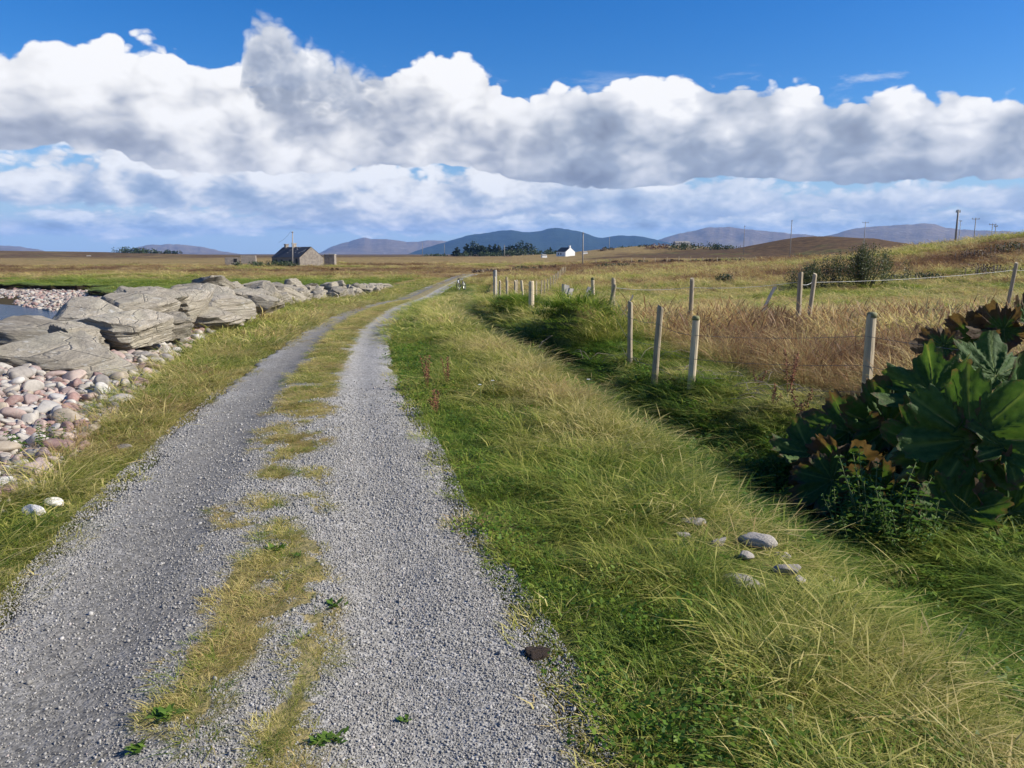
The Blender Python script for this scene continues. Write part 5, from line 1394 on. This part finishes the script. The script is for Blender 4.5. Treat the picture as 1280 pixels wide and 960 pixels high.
for (r0, r1, den, wsc) in bands:
    n = int(R(44) * (r1 * r1 - r0 * r0) * den)
    x, y = sector(n, r0, r1)
    L, Rr, C, D = Lx(y), Rx(y), Cx(y), Dx(y); s = bank_dist(x, y); U = g_.random(n)
    sL, sR = L - x, x - Rr
    ce = cobble_edge(y); armx = armour_x(y)
    rag = (fbm(x * 2.2, y * 2.2) - .5)
    patF = (fbm(x * .035 + 4, y * .10) - .5) * ss(40, 75, y) * 1.5
    pat = fbm(x * .55 + 7, y * .55); pat2 = fbm(x * 1.7 + 3, y * 1.7)
    far = r0 >= 14
    def kinds(a, b, m): return g_.integers(a, b, int(m.sum()))
    wmul = np.full(n, wsc ** .6)
    # --- right verge
    vr = (sR > .02 + rag * .35) & (x < C + .35) & (y < 110)
    lawn = vr & (sR < .62 + rag * .8 + .35 * ss(7, 16, y))
    mid = vr & ~lawn
    q = lawn & (U < .95)
    emit(x[q], y[q], kinds(0, 4, q) if not far else kinds(16, 20, q), wmul[q] * g_.uniform(.8, 1.3, q.sum()) * (1 if not far else .8), g_.uniform(.6, 1.3, q.sum()) * (1 if not far else .22),
         np.clip(.22 + .5 * (pat2[q] - .5) + .30 * ss(.25, 0, sR[q]) + .05, 0, .7))
    q = vr & (g_.random(n) < .16 + .30 * (pat2 > .56)) & (sR < 1.25) & (not far)
    emit(x[q], y[q], kinds(22, 24, q), wmul[q] * g_.uniform(.8, 1.3, q.sum()), g_.uniform(.8, 2.0, q.sum()), np.clip(.10 + .4 * (pat[q] - .5), .0, .35))
    crest = np.clip((x - (C - .75)) / .7, 0, 1) * ss(-.35, .25, pat - .42 + .4 * ss(5, 9, y))
    isdry = mid & (U < (.22 + .50 * crest) * (.55 + .45 * ss(3, 6.5, y)))
    q = isdry & (g_.random(n) < .62)
    emit(x[q], y[q], kinds(8, 12, q) if not far else kinds(16, 20, q), wmul[q] * g_.uniform(.8, 1.2, q.sum()) * (1 if not far else .8), g_.uniform(.45, .95, q.sum()) * (1 if not far else .55),
         np.clip(.40 + .6 * (pat2[q] - .5) + .12 * crest[q], .15, .70))
    q = mid & ~isdry & (g_.random(n) < .9)
    emit(x[q], y[q], kinds(4, 8, q) if not far else kinds(16, 20, q), wmul[q] * g_.uniform(.8, 1.3, q.sum()) * (1 if not far else .8), g_.uniform(.45, 1.0, q.sum()) * (1 if not far else .4),
         np.clip(.24 + .6 * (pat[q] - .5) + .2 * crest[q], .02, .6))
    # --- ditch and its far slope: long and lush
    gun = np.hypot((x - 3.05) / 1.0, (y - 5.75) / .8) < 1
    dt = ((x >= C + .35) & (x < D + .75) & (y < 80)) | ((x >= C + .35) & (x < D + 4) & (y < 7.0))
    q = dt & (U < .75) & ~((np.abs(x - D) < .28) & (y > 24)) & ~gun
    emit(x[q], y[q], kinds(4, 8, q) if not far else kinds(16, 20, q), wmul[q] * g_.uniform(.9, 1.4, q.sum()) * (1 if not far else .8), g_.uniform(.6, 1.15, q.sum()) * (1 if not far else .42),
         np.clip(.14 + .7 * (pat[q] - .45) + .2 * ss(20, 40, y[q]), .0, .5))
    q = dt & (g_.random(n) < .30) & ~gun & (not far) & (pat2 > .42)
    emit(x[q], y[q], kinds(22, 24, q), wmul[q] * g_.uniform(1.0, 2.0, q.sum()), g_.uniform(1.5, 4.5, q.sum()), np.clip(.14 + .5 * (pat[q] - .5), .0, .4))
    q = dt & (g_.random(n) < .16) & ~gun & (not far)
    emit(x[q], y[q], kinds(8, 12, q), wmul[q] * g_.uniform(.8, 1.2, q.sum()), g_.uniform(.6, 1.3, q.sum()), np.clip(.34 + .6 * (pat2[q] - .5), .1, .65))
    # --- far bank, tussocks
    bk = (x >= D + .75) & (x < D + 2.1) & (y < 60)
    bn = bk & (y < 13.2) & (y > 6.4) & ~gun
    q = bn & (U < .8)
    emit(x[q], y[q], kinds(4, 8, q), wmul[q] * g_.uniform(.9, 1.3, q.sum()), g_.uniform(.5, 1.0, q.sum()), np.clip(.22 + .9 * (pat2[q] - .5) + .2 * ss(.9, 1.9, (x - D)[q]), .03, .7))
    q = bk & (U < .8) & (y >= 13.2)
    emit(x[q], y[q], kinds(8, 16, q) if not far else kinds(16, 20, q), wmul[q] * g_.uniform(.9, 1.4, q.sum()) * (1 if not far else .8), g_.uniform(.6, 1.0, q.sum()) * (1 if not far else .55),
         np.clip(.42 + .7 * (pat2[q] - .5) - .2 * np.exp(-((y[q] - 15.4) / 1.9) ** 2) - .2 * np.exp(-((y[q] - 22.5) / 2.5) ** 2), .08, .72))
    # --- field: tall bleached and brown moor grass near, greener beyond, then bleached again
    fl = (x >= D + 2.1) & (y < 240)
    zn = ss(17, 24, y + (pat - .5) * 10) * ss(66, 46, y + (pat - .5) * 24)
    q = fl & (U < np.where(zn > .5, .75, .85)) & ((y > 7.0) | (x > D + 4)) & ~gun
    m_ = q.sum(); zz = zn[q]
    emit(x[q], y[q], kinds(12, 16, q) if not far else kinds(16, 20, q), wmul[q] * g_.uniform(.8, 1.3, m_) * (1 if not far else .9),
         g_.uniform(.75, 1.25, m_) * (1 if not far else 1.0) * (1 - .62 * zz), np.clip((.71 + .75 * (pat2[q] - .5) + .5 * (pat[q] - .5)) * (1 - zz) + zz * (.49 + .9 * (pat[q] - .5)) + patF[q], .1, .97))
    # --- left verge
    vl = (sL > .02 + rag * .3) & (x > np.where(y < 26, ce + .05, armx + 1.2) + rag * .6) & (y < 100)
    edge_ = ss(.5, .1, sL)
    q = vl & (U < .9) & ((sL < .35) | (g_.random(n) < .5))
    emit(x[q], y[q], kinds(0, 4, q) if not far else kinds(16, 20, q), wmul[q] * g_.uniform(.8, 1.3, q.sum()) * (1 if not far else .8), g_.uniform(.6, 1.3, q.sum()) * (1 if not far else .25),
         np.clip(.30 + .5 * (pat2[q] - .5) + .28 * edge_[q], .05, .75))
    q = vl & (sL > .28) & (U > .25)
    dryv = np.clip(.32 + .9 * (pat2[q] - .45), .05, .72); hv_ = (g_.random(q.sum()) < .38)
    emit(x[q], y[q], np.where(hv_, kinds(8, 12, q), kinds(4, 8, q)) if not far else kinds(16, 20, q), wmul[q] * g_.uniform(.8, 1.3, q.sum()) * (1 if not far else .8),
         np.where(hv_, g_.uniform(.5, 1.0, q.sum()), g_.uniform(.5, 1.1, q.sum())) * (1 if not far else .5), dryv + .2 * hv_)
    # --- salt marsh turf, then the moor beyond it
    sm = (s > .05) & (x < armx - .5) & (y > 40)
    q = sm & (y < 100 + (pat - .5) * 30)
    emit(x[q], y[q], kinds(16, 20, q), wmul[q] * .9, g_.uniform(.15, .4, q.sum()), np.clip(.22 + .35 * (pat[q] - .5), .05, .5))
    mo = (((x < L) & (y > 100)) | ((x > Rr + 1) & (x < D + 2.1) & (y > 80)) | sm) & ~q & (s > .3) & (x < L)
    mo = mo | ((x > Rr + .6) & (x < D + 2.1) & (y >= 80))
    q = mo & (U < .8)
    emit(x[q], y[q], kinds(16, 20, q), wmul[q] * g_.uniform(.6, 1.1, q.sum()), g_.uniform(.5, 1.1, q.sum()), np.clip(.72 + .5 * (pat[q] - .5) + patF[q], .25, .97))
A = np.vstack(OUT)
A[:, 5] *= .72 + .75 * (fbm(A[:, 0] * 1.1 + 21, A[:, 1] * 1.1) - .15)        # tussocky, never one height
dD = A[:, 0] - Dx(A[:, 1])
A[:, 5] *= 1 - .40 * np.exp(-(dD / .75) ** 2) * ss(40, 10, A[:, 1])          # grazed and trampled low along the ditch
A[:, 5] *= 1 - .35 * ss(7, 3.5, A[:, 1]) * (A[:, 0] > Cx(A[:, 1]) - .4)
for (sx_, sy_, sr_) in STONES:                       # grass is thin and short around the stones
    dq = np.hypot(A[:, 0] - sx_, A[:, 1] - sy_); A[:, 5] *= 1 - .5 * np.exp(-(dq / (sr_ + .15)) ** 4)
    A = A[~((dq < sr_ + .08) & (g_.random(len(A)) < .4))]
# dry grass and moss down the middle of the road
n = 14000
yy = 1.8 * (45 / 1.8) ** g_.random(n); xx = (Lx(yy) + Rx(yy)) / 2 + g_.normal(0, .2, n)
sm_ = strip_mask(xx, yy); kk = g_.random(n) < ss(.35, .95, sm_) * np.clip(yy / 6, .5, 1) * .5
xx, yy = xx[kk], yy[kk]; m_ = kk.sum(); f_ = np.clip(yy / 7, 1, 3)
pg = fbm(xx * 1.6, yy * 1.6)
B = np.c_[xx, yy, road_z(xx, yy) - .006, np.where(g_.random(m_) < .75, g_.integers(20, 22, m_), g_.integers(0, 4, m_)), f_ ** .7 * g_.uniform(.35, .75, m_), g_.uniform(.2, .5, m_) * f_ ** .3,
          np.clip(.62 + .4 * (pg - .5) - .35 * (g_.random(m_) < .2), .15, .74)]
def grass(name, T, label):
    k = len(T); lean = g_.normal(0, .10, (k, 2))
    tag(scatter(name, T[:, :3], np.c_[lean[:, 0], lean[:, 1] - .06, g_.uniform(0, 6.28, k)], np.c_[T[:, 4], T[:, 4], T[:, 5]], T[:, 3], T[:, 6], TU), label, 'grass')
xA, yA = A[:, 0], A[:, 1]
left = xA < Lx(yA) + .3; fieldm = xA > Dx(yA) + .75
grass('verge_grass', A[left & (yA < 100) & (xA > armour_x(yA) - .4)], 'rough green and bleached grass between the track and the cobbles')
grass('salt_marsh_grass', A[left & ~((yA < 100) & (xA > armour_x(yA) - .4))], 'short green turf and brown moor grass beyond the rock armour')
grass('roadside_grass', A[~left & ~fieldm], 'long seeding grass on the bank between the track and the ditch')
grass('field_grass', A[fieldm], 'tall brown and bleached grass in the boggy field behind the fence')
grass('track_grass', B, 'patches of dry yellow grass growing down the middle of the track')
print('tufts', len(A), len(B))
